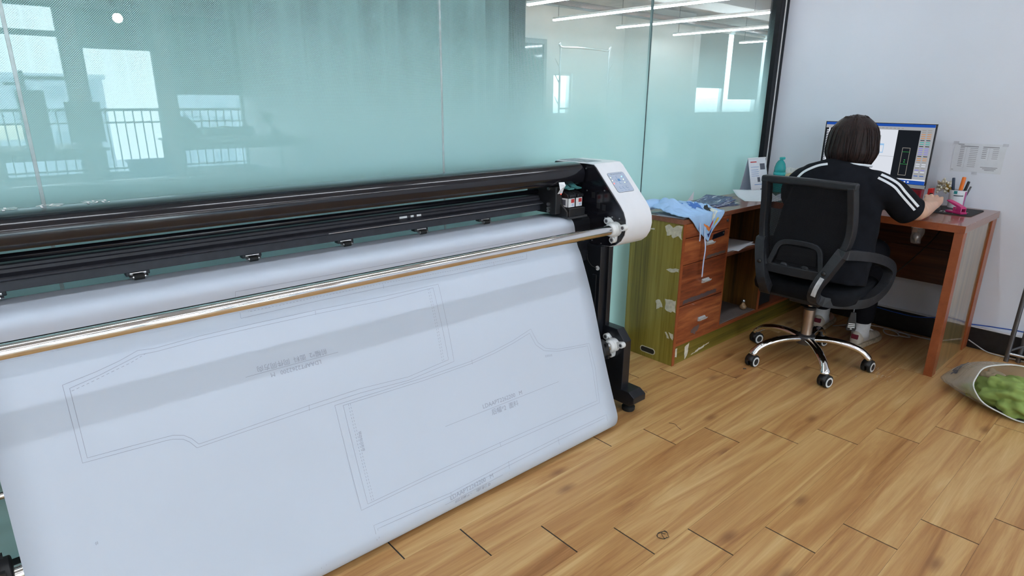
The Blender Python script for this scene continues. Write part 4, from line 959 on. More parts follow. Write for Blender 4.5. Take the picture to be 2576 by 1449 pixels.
M['scr_lblue'] = emis('screen_light_blue', (0.35, 0.60, 0.90, 1), 0.8)
M['scr_line'] = emis('screen_outline', (0.45, 0.42, 0.38, 1), 0.6)
M['scr_green'] = emis('screen_green', (0.05, 0.40, 0.10, 1), 0.7)
M['scr_orange'] = emis('screen_orange', (0.75, 0.32, 0.10, 1), 0.7)
M['scr_violet'] = emis('screen_violet', (0.30, 0.28, 0.85, 1), 0.7)
M['scr_teal'] = emis('screen_teal', (0.05, 0.50, 0.45, 1), 0.7)
scr = MB().box(SX-.001, SX, Y1+.006, Y0-.006, Z0+.002, Z1-.006).build('screen', 'scr_white', mo)
SY0, SY1, SZ0, SZ1 = Y0-.006, Y1+.006, Z0+.002, Z1-.006
lay = [0]
def win(u0, u1, v0, v1, mt, h=1, name='screen_area'):
    x = SX-.001-.0003*h
    MB().add([(x, SY0+(SY1-SY0)*u, SZ0+(SZ1-SZ0)*v) for u, v in ((u0,v0),(u1,v0),(u1,v1),(u0,v1))], [(0,1,2,3)]).build(name, mt, scr)
win(0, 1, .955, 1, 'scr_blue'); win(0, 1, 0, .065, 'scr_blue'); win(0, 1, .065, .085, 'scr_white'); win(0, 1, .90, .955, 'scr_grey')
win(0, .03, .085, .90, 'scr_black'); win(.045, .60, .085, .90, 'scr_black'); win(.395, .69, .085, .90, 'scr_white', 2)
win(.69, .885, .085, .90, 'scr_black', 2); win(.885, 1, .085, .955, 'scr_grey', 2)
for i in range(26): win(.012, .03, .10+.03*i, .115+.03*i, 'scr_white', 3, 'tool_icon')
for (a, b, c, d) in ((.755,.825,.14,.148),(.755,.825,.60,.608),(.755,.759,.14,.60),(.821,.825,.14,.60),(.755,.825,.33,.336),(.755,.825,.535,.541)): win(a, b, c, d, 'scr_line' if c < .3 or c > .59 or d-c > .1 else 'scr_green', 3, 'pattern_outline')
win(.785,.797,.36,.375,'scr_green',3); win(.785,.797,.395,.41,'scr_green',3)
win(.47,.585,.50,.66,'scr_lblue',3); win(.475,.58,.515,.63,'scr_white',4); win(.40,.545,.68,.80,'scr_grey',3); win(.395,.69,.445,.45,'scr_grey',3)
random.seed(3)
for i in range(24):
    v = .90-.033*i
    mt = ['scr_line','scr_line','scr_orange','scr_orange','scr_orange','scr_black','scr_teal','scr_teal','scr_black','scr_violet','scr_violet','scr_violet','scr_violet','scr_black','scr_orange','scr_orange','scr_line','scr_white','scr_white','scr_line','scr_violet','scr_white','scr_line','scr_blue'][i]
    for u in (.895, .945): win(u, u+.035, v, v+.012, mt, 3, 'tool_icon')
for i in range(4): win(.76+.03*i, .775+.03*i, .02, .045, 'scr_white', 2, 'tray_icon')
for i in range(10): win(.40+.035*i, .42+.035*i, .92, .932, 'scr_line', 2, 'tool_icon')
# red boxes beside the monitor foot
M['red_plastic'] = plain('dark_red_plastic', (0.33, 0.012, 0.030, 1), 0.3, var=0.08)
rbx = thing('red_box', 'dark red plastic tray standing under the right end of the monitor', 'box', (-.13, -.95, .76))
MB().box(-.115, -.110, -.995, -.90, .761, .850).build('back', 'red_plastic', rbx); MB().box(-.16, -.115, -.995, -.990, .761, .850).build('side', 'red_plastic', rbx)
MB().box(-.16, -.115, -.905, -.90, .761, .850).build('side', 'red_plastic', rbx); MB().box(-.16, -.115, -.990, -.905, .761, .766).build('base', 'red_plastic', rbx)
MB().box(-.145, -.118, -.985, -.91, .766, .846).build('insert', plain('deep_red_card', (0.22, 0.008, 0.02, 1), 0.4), rbx)
rr_ = thing('red_case', 'small red and black upright case between the red tray and the pen cup', 'case', (-.14, -1.035, .76))
MB().prism([(-1.050,.7605),(-1.022,.7605),(-1.022,.862),(-1.046,.866)], -.155, -.125, 'x').build('body', plain('bright_red_plastic', (0.50, 0.02, 0.02, 1), 0.3), rr_, bevel=0.003)
MB().box(-.1565, -.155, -1.049, -1.034, .80, .840).build('clip', 'matte_black', rr_)
# mouse pad, mouse
mp = MB().prism([(p[0]-.175, p[1]-1.16) for p in rrect(.27, .215, .02)], .7602, .7632, 'z').build('mouse_pad', plain('black_pad_cloth', (0.012, 0.012, 0.014, 1), 0.8, var=0.2)); tag(mp, 'black mouse pad with white print on the desk corner', 'mouse pad')
random.seed(9)
for i in range(7):
    x, y = -.27+.03*random.random(), -1.10-.02*i
    MB().strip(spline([(x, y, .7634), (x+.02, y-.006, .7634), (x+.035, y+.004, .7634), (x+.05, y-.01, .7634)], 4), .004, .0004).build('print_mark', 'white_print', mp)
ms = thing('computer_mouse', 'black computer mouse under the seated person\'s right hand', 'mouse', (-.225, -1.083, .763))
def mouse_pt(u, v):
    a = 2*PI*u; k = math.sqrt(max(0, 1-v*v)); return (-.225+.052*math.cos(a)*k, -1.083+.030*math.sin(a)*k, .7635+.030*(1-k)*0+.030*v)
MB().grid(mouse_pt, 28, 8).build('shell', 'matte_black', ms, smooth=True)
MB().cyl((-.195,-1.087,.788),(-.195,-1.079,.788), .006, 12).build('scroll_wheel', 'rubber', ms)
# hole punch
M['pink'] = plain('pink_enamel', (0.52, 0.025, 0.16, 1), 0.3, var=0.05)
hp = thing('hole_punch', 'pink metal hand hole punch lying on the mouse pad', 'hole punch', (-.26, -1.20, .763))
Rz = Matrix.Translation((-.255, -1.190, .764)) @ Matrix.Rotation(math.radians(152), 4, 'Z')
def hpb(mb, name, mt, **k): return mb.xf(Rz).build(name, mt, hp, **k)
hpb(MB().prism([(-.018,-.045),(.018,-.045),(.020,.045),(-.020,.045)], 0, .010, 'z'), 'base', 'pink', bevel=0.002)
hpb(MB().box(-.017, -.013, -.005, .040, .010, .032), 'cheek', 'pink', bevel=0.001); hpb(MB().box(.013, .017, -.005, .040, .010, .032), 'cheek', 'pink', bevel=0.001)
hpb(MB().prism([(.040,.026),(.036,.036),(-.005,.050),(-.050,.062),(-.052,.056),(-.010,.040),(.030,.024)], -.015, .015, 'x'), 'lever', 'pink', bevel=0.002)
hpb(MB().cyl((-.019,.012,.024),(.019,.012,.024), .003, 10), 'pin', 'steel'); hpb(MB().cyl((0,.025,.010),(0,.025,.034), .004, 10), 'punch_pin', 'steel')
# pen cup with pens and dried flowers
cu = thing('pen_cup', 'white printed pen cup with pink stripes standing against the wall', 'cup', (-.05, -1.135, .76))
cc = (-.045, -1.135, .7605)
MB().lathe([(.034,0),(.036,.003),(.040,.096),(.0375,.096),(.034,.006),(.0,.006)], 30, cc).build('cup', 'white_plastic', cu, smooth=True, auto=0.6)
def cupq(a0, a1, z0, z1, mt, sl=0.0):
    mb = MB()
    def fn(u, v):
        a = math.radians(a0+(a1-a0)*u+sl*v); z = z0+(z1-z0)*v; r = .036+.004*z/.096+.0006; return (cc[0]+r*math.cos(a), cc[1]+r*math.sin(a), cc[2]+z)
    mb.grid(fn, 6, 6).build('print', mt, cu, smooth=True)
cupq(250, 262, .004, .092, plain('pink_stripe', (0.60, 0.08, 0.25, 1), 0.5), -6); cupq(266, 273, .004, .092, plain('violet_stripe', (0.22, 0.14, 0.50, 1), 0.5), -6); cupq(278, 283, .004, .092, 'ink_red', -6)
cupq(165, 188, .078, .094, plain('teal_print', (0.03, 0.30, 0.32, 1), 0.5)); cupq(166, 232, .066, .072, 'ink_dark', 2)
def pen(name, label, x, y, dx, dy, top, r, cols, cat='pen'):
    p0 = Vector((x, y, .775)); p1 = Vector((x+dx, y+dy, top)); o = thing(name, label, cat, tuple(p0), 'pens in the white cup')
    MB().tube([p0, p0.lerp(p1, .55)], r, 12).build('barrel', cols[0], o, smooth=True, auto=0.7)
    MB().tube([p0.lerp(p1, .55), p0.lerp(p1, .97), p1], [r*1.12, r*1.12, r*.9], 12).build('cap', cols[1], o, smooth=True, auto=0.7)
    return o
pen('highlighter', 'orange highlighter standing in the white pen cup', -.050, -1.138, -.004, -.012, .927, .0085, (plain('pale_pink_barrel', (0.62, 0.34, 0.36, 1), 0.4), plain('orange_cap', (0.80, 0.17, 0.01, 1), 0.35)), 'highlighter')
pen('marker_pen', 'dark navy marker leaning left in the white pen cup', -.040, -1.118, .0, .018, .918, .0065, ('satin_black', plain('navy_cap', (0.02, 0.04, 0.08, 1), 0.4)))
pen('marker_pen', 'black marker pen leaning right in the white pen cup', -.045, -1.150, .0, -.022, .905, .006, ('satin_black', 'matte_black'))
pen('ball_pen', 'teal pen beside the black marker in the cup', -.036, -1.142, .004, -.026, .905, .0045, ('white_plastic', plain('teal_pen_cap', (0.02, 0.30, 0.32, 1), 0.4)))
pen('ball_pen', 'grey pen sticking out lowest on the right of the cup', -.030, -1.156, .004, -.026, .878, .004, ('grey_pull', 'dark_steel'))
df = thing('dried_flowers', 'bunch of dried white flowers with golden stems leaning out of the cup', 'flowers', (-.045, -1.12, .80), 'pens in the white cup')
random.seed(21)
M['petal'] = plain('dried_petal', (0.62, 0.57, 0.46, 1), 0.8, var=0.15); M['gold_stem'] = plain('golden_stem', (0.45, 0.28, 0.04, 1), 0.6)
for i in range(40):
    a = random.uniform(-1, 1); b = random.uniform(-1, 1)
    tip = Vector((-.045+.026*b, -1.066+.032*a, .880+.032*random.uniform(-1, 1)-.02*abs(a)))
    MB().tube([(-.045, -1.115, .83), tuple(Vector((-.045, -1.09, .865)).lerp(tip, .5)), tuple(tip)], .0012, 5).build('stem', 'gold_stem', df)
    MB().ball(tuple(tip), .0062, 8, 5, (1, 1, 1.2)).build('flower', 'petal', df, smooth=True)
# notice on the wall
no = MB().box(.0285, .0295, -1.284, -1.058, .946, 1.097).build('wall_notice', 'sheet'); tag(no, 'printed paper notice with two tables taped on the white wall', 'notice')
def nq(a0, a1, z0, z1, mt, h=.0004):
    MB().add([(.0285-h, a0, z0), (.0285-h, a1, z0), (.0285-h, a1, z1), (.0285-h, a0, z1)], [(0,1,2,3)]).build('print', mt, no)
M['ink_mid'] = plain('grey_print', (0.33, 0.34, 0.38, 1), 0.7)
for (a0, a1, n) in ((-1.085,-1.165,11),(-1.185,-1.255,6)):
    nq(a0, a1, 1.078, 1.083, 'ink_mid')
    for i in range(n):
        z = 1.070-.0095*i
        nq(a0, a0-.020, z, z+.0035, 'ink_mid'); nq(a0-.045, a1, z, z+.0025, 'ink_mid')
    nq(a0-.030, a0-.0305, 1.07-.0095*n, 1.08, 'ink_mid')
for i in range(3): nq(-1.19-.01*i, -1.265+.006*i, .975-.007*i, .9785-.007*i, 'ink_mid')
nq(-1.072, -1.10, 1.088, 1.092, 'ink_mid'); nq(-1.062, -1.072, .955, .958, 'ink_mid')
tp = plain('clear_tape', (0.62, 0.64, 0.70, 1), 0.2)
for (y, z) in ((-1.062,1.098),(-1.278,1.094),(-1.17,.944)):
    MB().box(.0276, .0284, y-.012, y+.012, z-.007, z+.007).build('tape', tp, no)
# clear cup hanging under the desk
hc = thing('hanging_cup', 'crumpled clear plastic cup taped under the front of the desk', 'cup', (-.5, -1.105, .64))
t = NT('clear_crumpled_plastic'); pb = t.principled((0.55, 0.52, 0.52, 1), 0.08, 0, 0.6, t.bump(t.noise(t.coords(), 60, 3), 1.0, 0.01)); pb.inputs['Alpha'].default_value = 0.25; M['clear_plastic'] = t.m
random.seed(2)
MB().grid(lambda u, v: (-.5+(.020+.012*v)*(1+.12*math.sin(8*u*PI+5*v))*math.cos(2*PI*u), -1.105+(.020+.012*v)*(1+.12*math.sin(6*u*PI+9*v))*math.sin(2*PI*u), .628+.082*v), 28, 10).build('shell', 'clear_plastic', hc, smooth=True)
MB().tube([(-.5+.033*math.cos(a*PI/8), -1.105+.033*math.sin(a*PI/8), .711) for a in range(17)], .0022, 6).build('rim', 'white_plastic', hc, smooth=True)
MB().strip([(-.52,-1.10,.725),(-.522,-1.098,.705),(-.52,-1.098,.685)], .02, .001, (1,0,0)).build('tape_strip', plain('tan_tape', (0.40, 0.18, 0.10, 1), 0.4), hc)
MB().grid(lambda u, v: (-.5+.016*math.cos(2*PI*u)*math.sin(PI*v), -1.105+.016*math.sin(2*PI*u)*math.sin(PI*v), .66+.026*(v-.5)*2+.004*math.sin(9*u)), 14, 8).build('crumpled_foil', 'steel', hc, smooth=True)
# ------------------------------------------------------------------ office chair
M['chair_plastic'] = plain('charcoal_plastic', (0.018, 0.019, 0.023, 1), 0.45, spec=0.35, var=0.12, nscale=40, bump=0.15, bscale=700)
M['chair_cloth'] = plain('black_seat_cloth', (0.008, 0.009, 0.012, 1), 0.85, spec=0.15, var=0.15, bump=0.3, bscale=900)
def mesh_mat():
    t = NT('black_chair_mesh'); tc = t.n('ShaderNodeTexCoord'); sp = t.n('ShaderNodeSeparateXYZ'); t.l(tc.outputs['Object'], sp.inputs[0])
    P = 0.0032
    a = t.math('COSINE', t.math('MULTIPLY', sp.outputs[1], 2*PI/P)); b = t.math('COSINE', t.math('MULTIPLY', sp.outputs[2], 2*PI/P))
    hole = t.math('MULTIPLY_ADD', t.math('SUBTRACT', t.math('ADD', a, b), 0.55), 1.6, 0.5, clamp=True)
    pb = t.n('ShaderNodeBsdfPrincipled'); pb.inputs['Base Color'].default_value = (0.012, 0.012, 0.014, 1); pb.inputs['Roughness'].default_value = 0.7; pb.inputs['Specular IOR Level'].default_value = 0.15
    tr = t.n('ShaderNodeBsdfTransparent'); mx = t.n('ShaderNodeMixShader')
    t.l(hole, mx.inputs[0]); t.l(pb.outputs[0], mx.inputs[1]); t.l(tr.outputs[0], mx.inputs[2]); t.l(mx.outputs[0], t.out.inputs[0]); return t.m
M['chair_mesh'] = mesh_mat()
M['white_ring'] = plain('white_caster_ring', (0.70, 0.71, 0.72, 1), 0.4, var=0.03)
CX, CY = -.910, -.810
ch = thing('office_chair', 'black mesh-back office chair with chrome star base, occupied by the seated person', 'chair', (CX, CY, 0))
BX = [(.955,-1.150,.207),(.90,-1.135,.210),(.85,-1.122,.213),(.78,-1.110,.216),(.72,-1.106,.214),(.66,-1.113,.202),(.61,-1.130,.182),(.565,-1.152,.160),(.535,-1.168,.145)]
def backat(z):
    for (z0, x0, w0), (z1, x1, w1) in zip(BX[:-1], BX[1:]):
        if z <= z0 and z >= z1:
            k = (z0-z)/(z0-z1); return x0+(x1-x0)*k, w0+(w1-w0)*k
    return BX[-1][1:] if z < .6 else BX[0][1:]
def side(s): return [(x, CY+s*(w-.014), z) for z, x, w in BX]
S1 = spline(side(1), 4); S2 = spline(side(-1), 4)
for P in (S1, S2):
    MB().strip(P, .030, .058, (1,0,0)).build('back_frame', 'chair_plastic', ch, bevel=0.005)
MB().strip([(-1.150,CY-.214,.952),(-1.158,CY,.956),(-1.150,CY+.214,.952)], .046, .034).build('back_top_rail', 'chair_plastic', ch, bevel=0.009, seg=3)
MB().strip([(-1.166,CY-.15,.537),(-1.172,CY,.537),(-1.166,CY+.15,.537)], .030, .044).build('back_bottom_rail', 'chair_plastic', ch, bevel=0.004)
def bm_(u, v):
    z = .550+.390*v; x, w = backat(z); yy = (u-.5)*2
    return (x+.004-.010*(1-yy*yy), CY+yy*(w-.022), z)
MB().grid(bm_, 20, 24).build('back_mesh', 'chair_mesh', ch, smooth=True)
# lumbar support
lp = [(-1.172, CY+.125, .552), (-1.160, CY+.112, .60), (-1.150, CY+.095, .650), (-1.146, CY+.05, .668), (-1.146, CY-.05, .668), (-1.150, CY-.095, .650), (-1.160, CY-.112, .60), (-1.172, CY-.125, .552)]
lm = MB().strip(spline(lp, 5), .024, .012, (1,0,0)).build('lumbar_support', 'chair_plastic', ch, bevel=0.003)
MB().grid(lambda u, v: (-1.160+.010*v, CY+(u-.5)*.19*(1-.12*v), .575+.075*v), 10, 6).build('lumbar_pad', 'chair_mesh', lm)
for y in (-.05, .05): MB().ball((-1.172, CY+y, .560), .014, 12, 8, (.6, 1.4, 1)).build('lumbar_clip', 'chair_plastic', lm, smooth=True)
# arms
arm = [(-1.140,-.190,.650),(-1.03,-.220,.634),(-.90,-.245,.606),(-.79,-.265,.568),(-.738,-.275,.528),(-.742,-.275,.480),(-.80,-.270,.432),(-.93,-.250,.398),(-1.05,-.190,.400),(-1.165,-.120,.425),(-1.205,-.128,.490),(-1.180,-.160,.570)]
for s in (1, -1):
    P = [(x, CY+s*(-y), z) for x, y, z in arm]; P = P+[P[0]]; P = spline(P, 4)[:-1]
    a = MB().strip(P, .046, .044, (0,1,0), close=True).build('armrest', 'chair_plastic', ch, bevel=0.006, seg=2)
    for (x, y, z) in ((-1.160,-.184,.622),(-1.203,-.152,.565)):
        MB().lathe([(.011,0),(.010,.004),(.006,.007),(0,.008)], 14, (0,0,0), 'x').xf(Matrix.Translation((x-.006, CY+s*(-y)*1.0, z)) @ Matrix.Rotation(PI, 4, 'Z')).build('bolt', 'matte_black', a, smooth=True)
    if s == -1:
        ax = MB().strip(spline([(-1.215,CY-.152,.545),(-1.226,CY-.143,.515),(-1.228,CY-.134,.485),(-1.222,CY-.126,.455)], 5), .004, .020, (0,1,0)); ax.build('worn_patch', plain('bare_worn_plastic', (0.55, 0.56, 0.58, 1), 0.5, var=0.2), a)
# seat
def seat_sec(z, k):
    return [(CX+.02+p[0]*k, CY+p[1]*k, z) for p in rrect(.47, .49, .10, 6)]
mb = MB(); secs = [seat_sec(.392, .93), seat_sec(.400, .98), seat_sec(.425, 1.0), seat_sec(.448, .99), seat_sec(.462, .95), seat_sec(.466, .85)]
n = len(secs[0]); vs = [p for s in secs for p in s]
mb.add(vs, [(i*n+j, i*n+(j+1) % n, (i+1)*n+(j+1) % n, (i+1)*n+j) for i in range(len(secs)-1) for j in range(n)]+[tuple(range(n))[::-1], tuple(range((len(secs)-1)*n, len(secs)*n))])
mb.build('seat', 'chair_cloth', ch, smooth=True, auto=0.8)
MB().prism([(p[0]+CX+.02, p[1]+CY) for p in rrect(.43, .45, .09)], .380, .394, 'z').build('seat_shell', 'chair_plastic', ch, bevel=0.003)
MB().box(CX-.09, CX+.11, CY-.075, CY+.075, .335, .380).build('mechanism', 'matte_black', ch, bevel=0.006)
lv = MB().tube(spline([(-.84,CY-.07,.352),(-.83,CY-.13,.345),(-.825,CY-.17,.33),(-.826,CY-.178,.30)], 5), .004, 8).build('lever', 'dark_steel', ch, smooth=True)
tg_ = MB().prism([(-.012,.0),(.012,.0),(.024,-.085),(.020,-.098),(-.020,-.098),(-.024,-.085)], -.005, .005, 'x').xf(Matrix.Translation((-.828, CY-.178, .302)) @ Matrix.Rotation(math.radians(30), 4, 'Z')).build('lever_paddle', 'matte_black', lv, bevel=0.004)
for i, wd_ in enumerate((.020, .022, .022, .006)):
    MB().box(-.0062, -.005, -wd_/1.4, wd_/1.4, -.062-.009*i, -.058-.009*i).xf(Matrix.Translation((-.828, CY-.178, .302)) @ Matrix.Rotation(math.radians(30), 4, 'Z')).build('paddle_print', 'white_print', lv)
MB().tube([(CX,CY,.25),(CX,CY,.34)], .014, 20).build('gas_piston', 'chrome', ch, smooth=True, auto=0.7)
M['bronze'] = plain('bronze_grey_column', (0.42, 0.34, 0.29, 1), 0.28, 0.9, var=0.08)
gl_ = MB().tube([(CX,CY,.125),(CX,CY,.292)], .027, 28).build('gas_lift', 'bronze', ch, smooth=True, auto=0.7)
MB().lathe([(.028,.290),(.030,.294),(.030,.302),(.016,.308)], 24, (CX,CY,0)).build('collar', 'matte_black', gl_, smooth=True, auto=0.7)
MB().lathe([(.030,.100),(.045,.108),(.050,.128),(.046,.150),(.034,.156)], 28, (CX,CY,0)).build('hub', 'dark_steel', ch, smooth=True, auto=0.7)
random.seed(8)
for k in range(5):
    th = math.radians(6.6+72*k); d = Vector((math.cos(th), math.sin(th), 0)); c0 = Vector((CX, CY, 0))
    pts = spline([c0+d*.030+Vector((0,0,.132)), c0+d*.11+Vector((0,0,.138)), c0+d*.19+Vector((0,0,.128)), c0+d*.255+Vector((0,0,.106)), c0+d*.292+Vector((0,0,.076)), c0+d*.298+Vector((0,0,.066))], 5)
    nn = len(pts); ra = [.024-.006*i/nn+(.004 if i > nn*.7 else 0) for i in range(nn)]
    lg = MB().tube(pts, ra, 16, [.015+.002*math.sin(i/nn*PI) for i in range(nn)]).build('base_leg', 'chrome', ch, smooth=True, auto=0.9)
    # caster
    ca = math.radians([-108, -112, -98, -104, -95][k]); axd = Vector((math.cos(ca), math.sin(ca), 0)); fw = Vector((-axd.y, axd.x, 0))
    cc_ = c0+d*.298+fw*.006; cc_.z = .029
    cs = MB().tube([cc_+Vector((0,0,.030)), cc_+Vector((0,0,.042))], [.016, .013], 14).build('caster', 'matte_black', ch, smooth=True, auto=0.7)
    for s in (-1, 1):
        a0 = cc_+axd*(s*.006); a1 = cc_+axd*(s*.024)
        wh = MB().tube([a0, a0.lerp(a1, .15), a0.lerp(a1, .85), a1], [.026, .029, .029, .026], 28).build('wheel', 'rubber', cs, smooth=True, auto=0.6)
        MB().tube([a1-axd*(s*.003), a1+axd*(s*.0012)], [.0265, .0245], 28).build('ring', 'white_ring', cs, smooth=True, auto=0.6)
        MB().tube([a1, a1+axd*(s*.002)], [.018, .016], 24).build('wheel_cap', 'matte_black', cs, smooth=True, auto=0.6)
    hood = MB()
    hp_ = []
    for q in range(9):
        a = math.radians(10+q*20); hp_.append(cc_+fw*(.032*math.cos(a))+Vector((0,0,.032*math.sin(a))))
    hood.strip(hp_, .040, .003, tuple(axd)) if False else None
    mbx = MB(); vs = []
    for p in hp_: vs += [p-axd*.020, p+axd*.020]
    mbx.add(vs, [(2*i, 2*i+1, 2*i+3, 2*i+2) for i in range(8)]).build('hood', 'matte_black', cs, smooth=True, solid=0.004)
# ------------------------------------------------------------------ seated person
M['skin'] = plain('skin', (0.62, 0.38, 0.27, 1), 0.45, var=0.06, nscale=25, Subsurface_Weight=0.08)
M['shirt'] = plain('black_jersey', (0.009, 0.010, 0.014, 1), 0.9, spec=0.12, var=0.2, nscale=20, bump=0.35, bscale=500)
M['trousers'] = plain('black_trousers', (0.007, 0.007, 0.010, 1), 0.9, spec=0.12, var=0.2, nscale=20, bump=0.3, bscale=400)
M['white_stripe'] = plain('white_knit', (0.78, 0.80, 0.84, 1), 0.8, var=0.03)
M['sock'] = plain('white_sock', (0.72, 0.73, 0.75, 1), 0.9, var=0.05, bump=0.4, bscale=300)
M['shoe'] = plain('beige_shoe_leather', (0.60, 0.54, 0.46, 1), 0.6, var=0.1, nscale=40)
M['shoe_sole'] = plain('cream_sole', (0.50, 0.42, 0.30, 1), 0.7, var=0.2, nscale=60)
M['shoe_red'] = plain('wine_red_suede', (0.17, 0.012, 0.030, 1), 0.8, var=0.1)
def hair_mat():
    t = NT('dark_brown_hair'); v = t.coords((60, 60, 3)); n = t.noise(v, 3.0, 4, 0.65, 0.2)
    c = t.ramp(n, [(0.30, (0.006, 0.004, 0.004, 1)), (0.52, (0.020, 0.011, 0.010, 1)), (0.75, (0.055, 0.028, 0.023, 1))])
    t.principled(c, 0.42, 0, 0.22, t.bump(n, 0.6, 0.004)); return t.m
M['hair'] = hair_mat()
pe = thing('person', 'seated person with dark bob hair in a black T-shirt with white sleeve stripes', 'person', (-.9, -.82, 0))
def remesh(o, vox, smooth_it=6, fac=0.6):
    r = o.modifiers.new('remesh', 'REMESH'); r.mode = 'VOXEL'; r.voxel_size = vox; r.use_smooth_shade = True
    s = o.modifiers.new('smooth', 'SMOOTH'); s.factor = fac; s.iterations = smooth_it
HX, HY = -.785, -.842          # head
b = MB()
# trunk, neck, head
b.tube([(-.93,-.82,.50),(-.92,-.82,.60),(-.90,-.82,.70),(-.87,-.825,.82),(-.85,-.83,.91),(-.835,-.838,.965),(-.82,-.842,1.0)], [.15,.155,.14,.155,.165,.13,.06], 24, [.10,.105,.095,.10,.095,.08,.055])
b.tube([(-.825,-.842,.98),(-.812,-.842,1.03),(-.795,-.842,1.08)], .052, 20)
b.ball((HX,HY,1.135), .1, 28, 20, (.098/.1, .077/.1, .108/.1))
b.ball((HX+.030,HY,1.085), .1, 24, 16, (.060/.1, .056/.1, .062/.1))
b.tube([(HX+.088,HY,1.135),(HX+.104,HY,1.112),(HX+.106,HY,1.105)], [.008,.012,.010], 10)      # nose
for s in (-1, 1): b.ball((HX-.005,HY+s*.077,1.12), .02, 12, 8, (.8,.35,1.4))                     # ears
# legs
for (hp0, kn, an) in (((-.93,-.905,.545),(-.52,-.935,.545),(-.445,-.915,.11)), ((-.93,-.735,.545),(-.50,-.705,.545),(-.335,-.655,.11))):
    b.tube(spline([hp0, kn], 1), [.085,.06], 18); b.ball(kn, .062, 16, 10); b.tube([kn, tuple(Vector(kn).lerp(Vector(an), .35)), an], [.058,.052,.036], 18)
    b.tube([an, (an[0]+.02,an[1],.055),(an[0]+.14,an[1],.045)], [.036,.036,.024], 14)
# arms and hands
def arm_hand(b, sh, el, wr, kn, s):
    """s=+1: thumb on the +y side"""
    sh, el, wr, kn = map(Vector, (sh, el, wr, kn))
    b.ball(tuple(sh), .058, 16, 10); b.tube([sh, sh.lerp(el, .5), el], [.052,.048,.040], 18); b.ball(tuple(el), .041, 16, 10)
    b.tube([el, el.lerp(wr, .35), wr], [.043,.043,.030], 18, [.042,.041,.025])
    f = (kn-wr).normalized(); sd = Vector((-f.y, f.x, 0)).normalized()*s; up = Vector((0,0,1))
    # palm
    for k, w in ((-.8,.014),(-.3,.016),(.25,.016),(.75,.014)):
        b.tube([wr+sd*(.016*k), wr.lerp(kn, .5)+sd*(.032*k)+up*.006, kn+sd*(.036*k)+up*.004], [.020,.019,w], 12, [.018,.016,w*.85])
    # four fingers resting over the mouse
    for k, L, dz in ((.85,.068,0),(.30,.076,.002),(-.28,.070,0),(-.85,.056,-.004)):
        base = kn+sd*(.034*k)+up*.004
        p1 = base+f*(L*.45)+sd*(.006*k)+up*(.006+dz); p2 = base+f*(L*.78)+sd*(.008*k)+up*(-.008+dz); p3 = base+f*L+sd*(.008*k)+up*(-.022+dz)
        b.tube([base, p1, p2, p3], [.0098,.0090,.0082,.0070], 12)
    # thumb leaves the side of the palm near its base
    t0 = wr.lerp(kn, .25)+sd*.022; t1 = t0+f*.030+sd*.022+up*-.004; t2 = t1+f*.028+sd*.004+up*-.008; t3 = t2+f*.016+sd*-.004+up*-.006
    b.tube([t0, t1, t2, t3], [.013,.0112,.0098,.008], 12)
EL_R, WR_R, KN_R = (-.655,-1.128,.806), (-.405,-1.118,.810), (-.312,-1.096,.826)
arm_hand(b, (-.855,-.990,.915), EL_R, WR_R, KN_R, 1)
arm_hand(b, (-.855,-.690,.915), (-.64,-.54,.806), (-.40,-.60,.800), (-.315,-.625,.803), -1)
body = b.build('body', 'skin', pe); remesh(body, .0042, 5, .5)
# face details
for s in (-1, 1):
    MB().ball((HX+.089,HY+s*.031,1.142), .011, 12, 8).build('eye', 'white_print', pe, smooth=True)
    MB().ball((HX+.0965,HY+s*.031,1.142), .0055, 10, 6).build('iris', 'matte_black', pe, smooth=True)
MB().tube(spline([(HX+.083,HY-.022,1.078),(HX+.092,HY,1.080),(HX+.083,HY+.022,1.078)], 5), .005, 8).build('mouth', plain('lips', (0.40, 0.13, 0.11, 1), 0.4), pe, smooth=True)
# T-shirt
b = MB()
ZT = [(.475,-.965,.235,.150),(.53,-.955,.240,.150),(.62,-.935,.240,.146),(.72,-.905,.232,.140),(.80,-.885,.220,.134),(.87,-.868,.212,.128),(.92,-.860,.212,.120),(.955,-.852,.205,.108),(.980,-.844,.180,.096),(1.000,-.836,.140,.084),(1.014,-.830,.110,.074),(1.020,-.828,.100,.070)]
b.tube([(x, -.825-.02*max(0, (z-.8)/.22), z) for z, x, ry, rx in ZT], [q[2] for q in ZT], 44, [q[3] for q in ZT])
for s, pts in ((-1, [(-.86,-.930,.938),(-.86,-.985,.933),(-.84,-1.033,.914),(-.795,-1.073,.876),(-.745,-1.105,.830),(-.675,-1.140,.790)]), (1, [(-.86,-.740,.936),(-.86,-.690,.930),(-.84,-.645,.910),(-.795,-.603,.872),(-.735,-.570,.830),(-.665,-.545,.790)])):
    P = spline(pts, 4); n = len(P)
    b.tube(P, [.076-.012*(i/n)**1.5+(.004 if i > n-3 else 0) for i in range(n)], 28, [.072-.006*i/n for i in range(n)])
for i in range(7):   # loose folds near the waist
    a = random.uniform(-1.2, 1.2)
for (x, y, z, r) in ((-.95,-1.005,.60,.045),(-.95,-.640,.60,.045),(-.955,-1.000,.535,.05),(-.955,-.645,.535,.05),(-1.03,-.82,.56,.06)): b.ball((x, y, z), r, 16, 10, (1.2, 1, .8))
sh = b.build('t_shirt', 'shirt', pe); remesh(sh, .007, 9, .6)
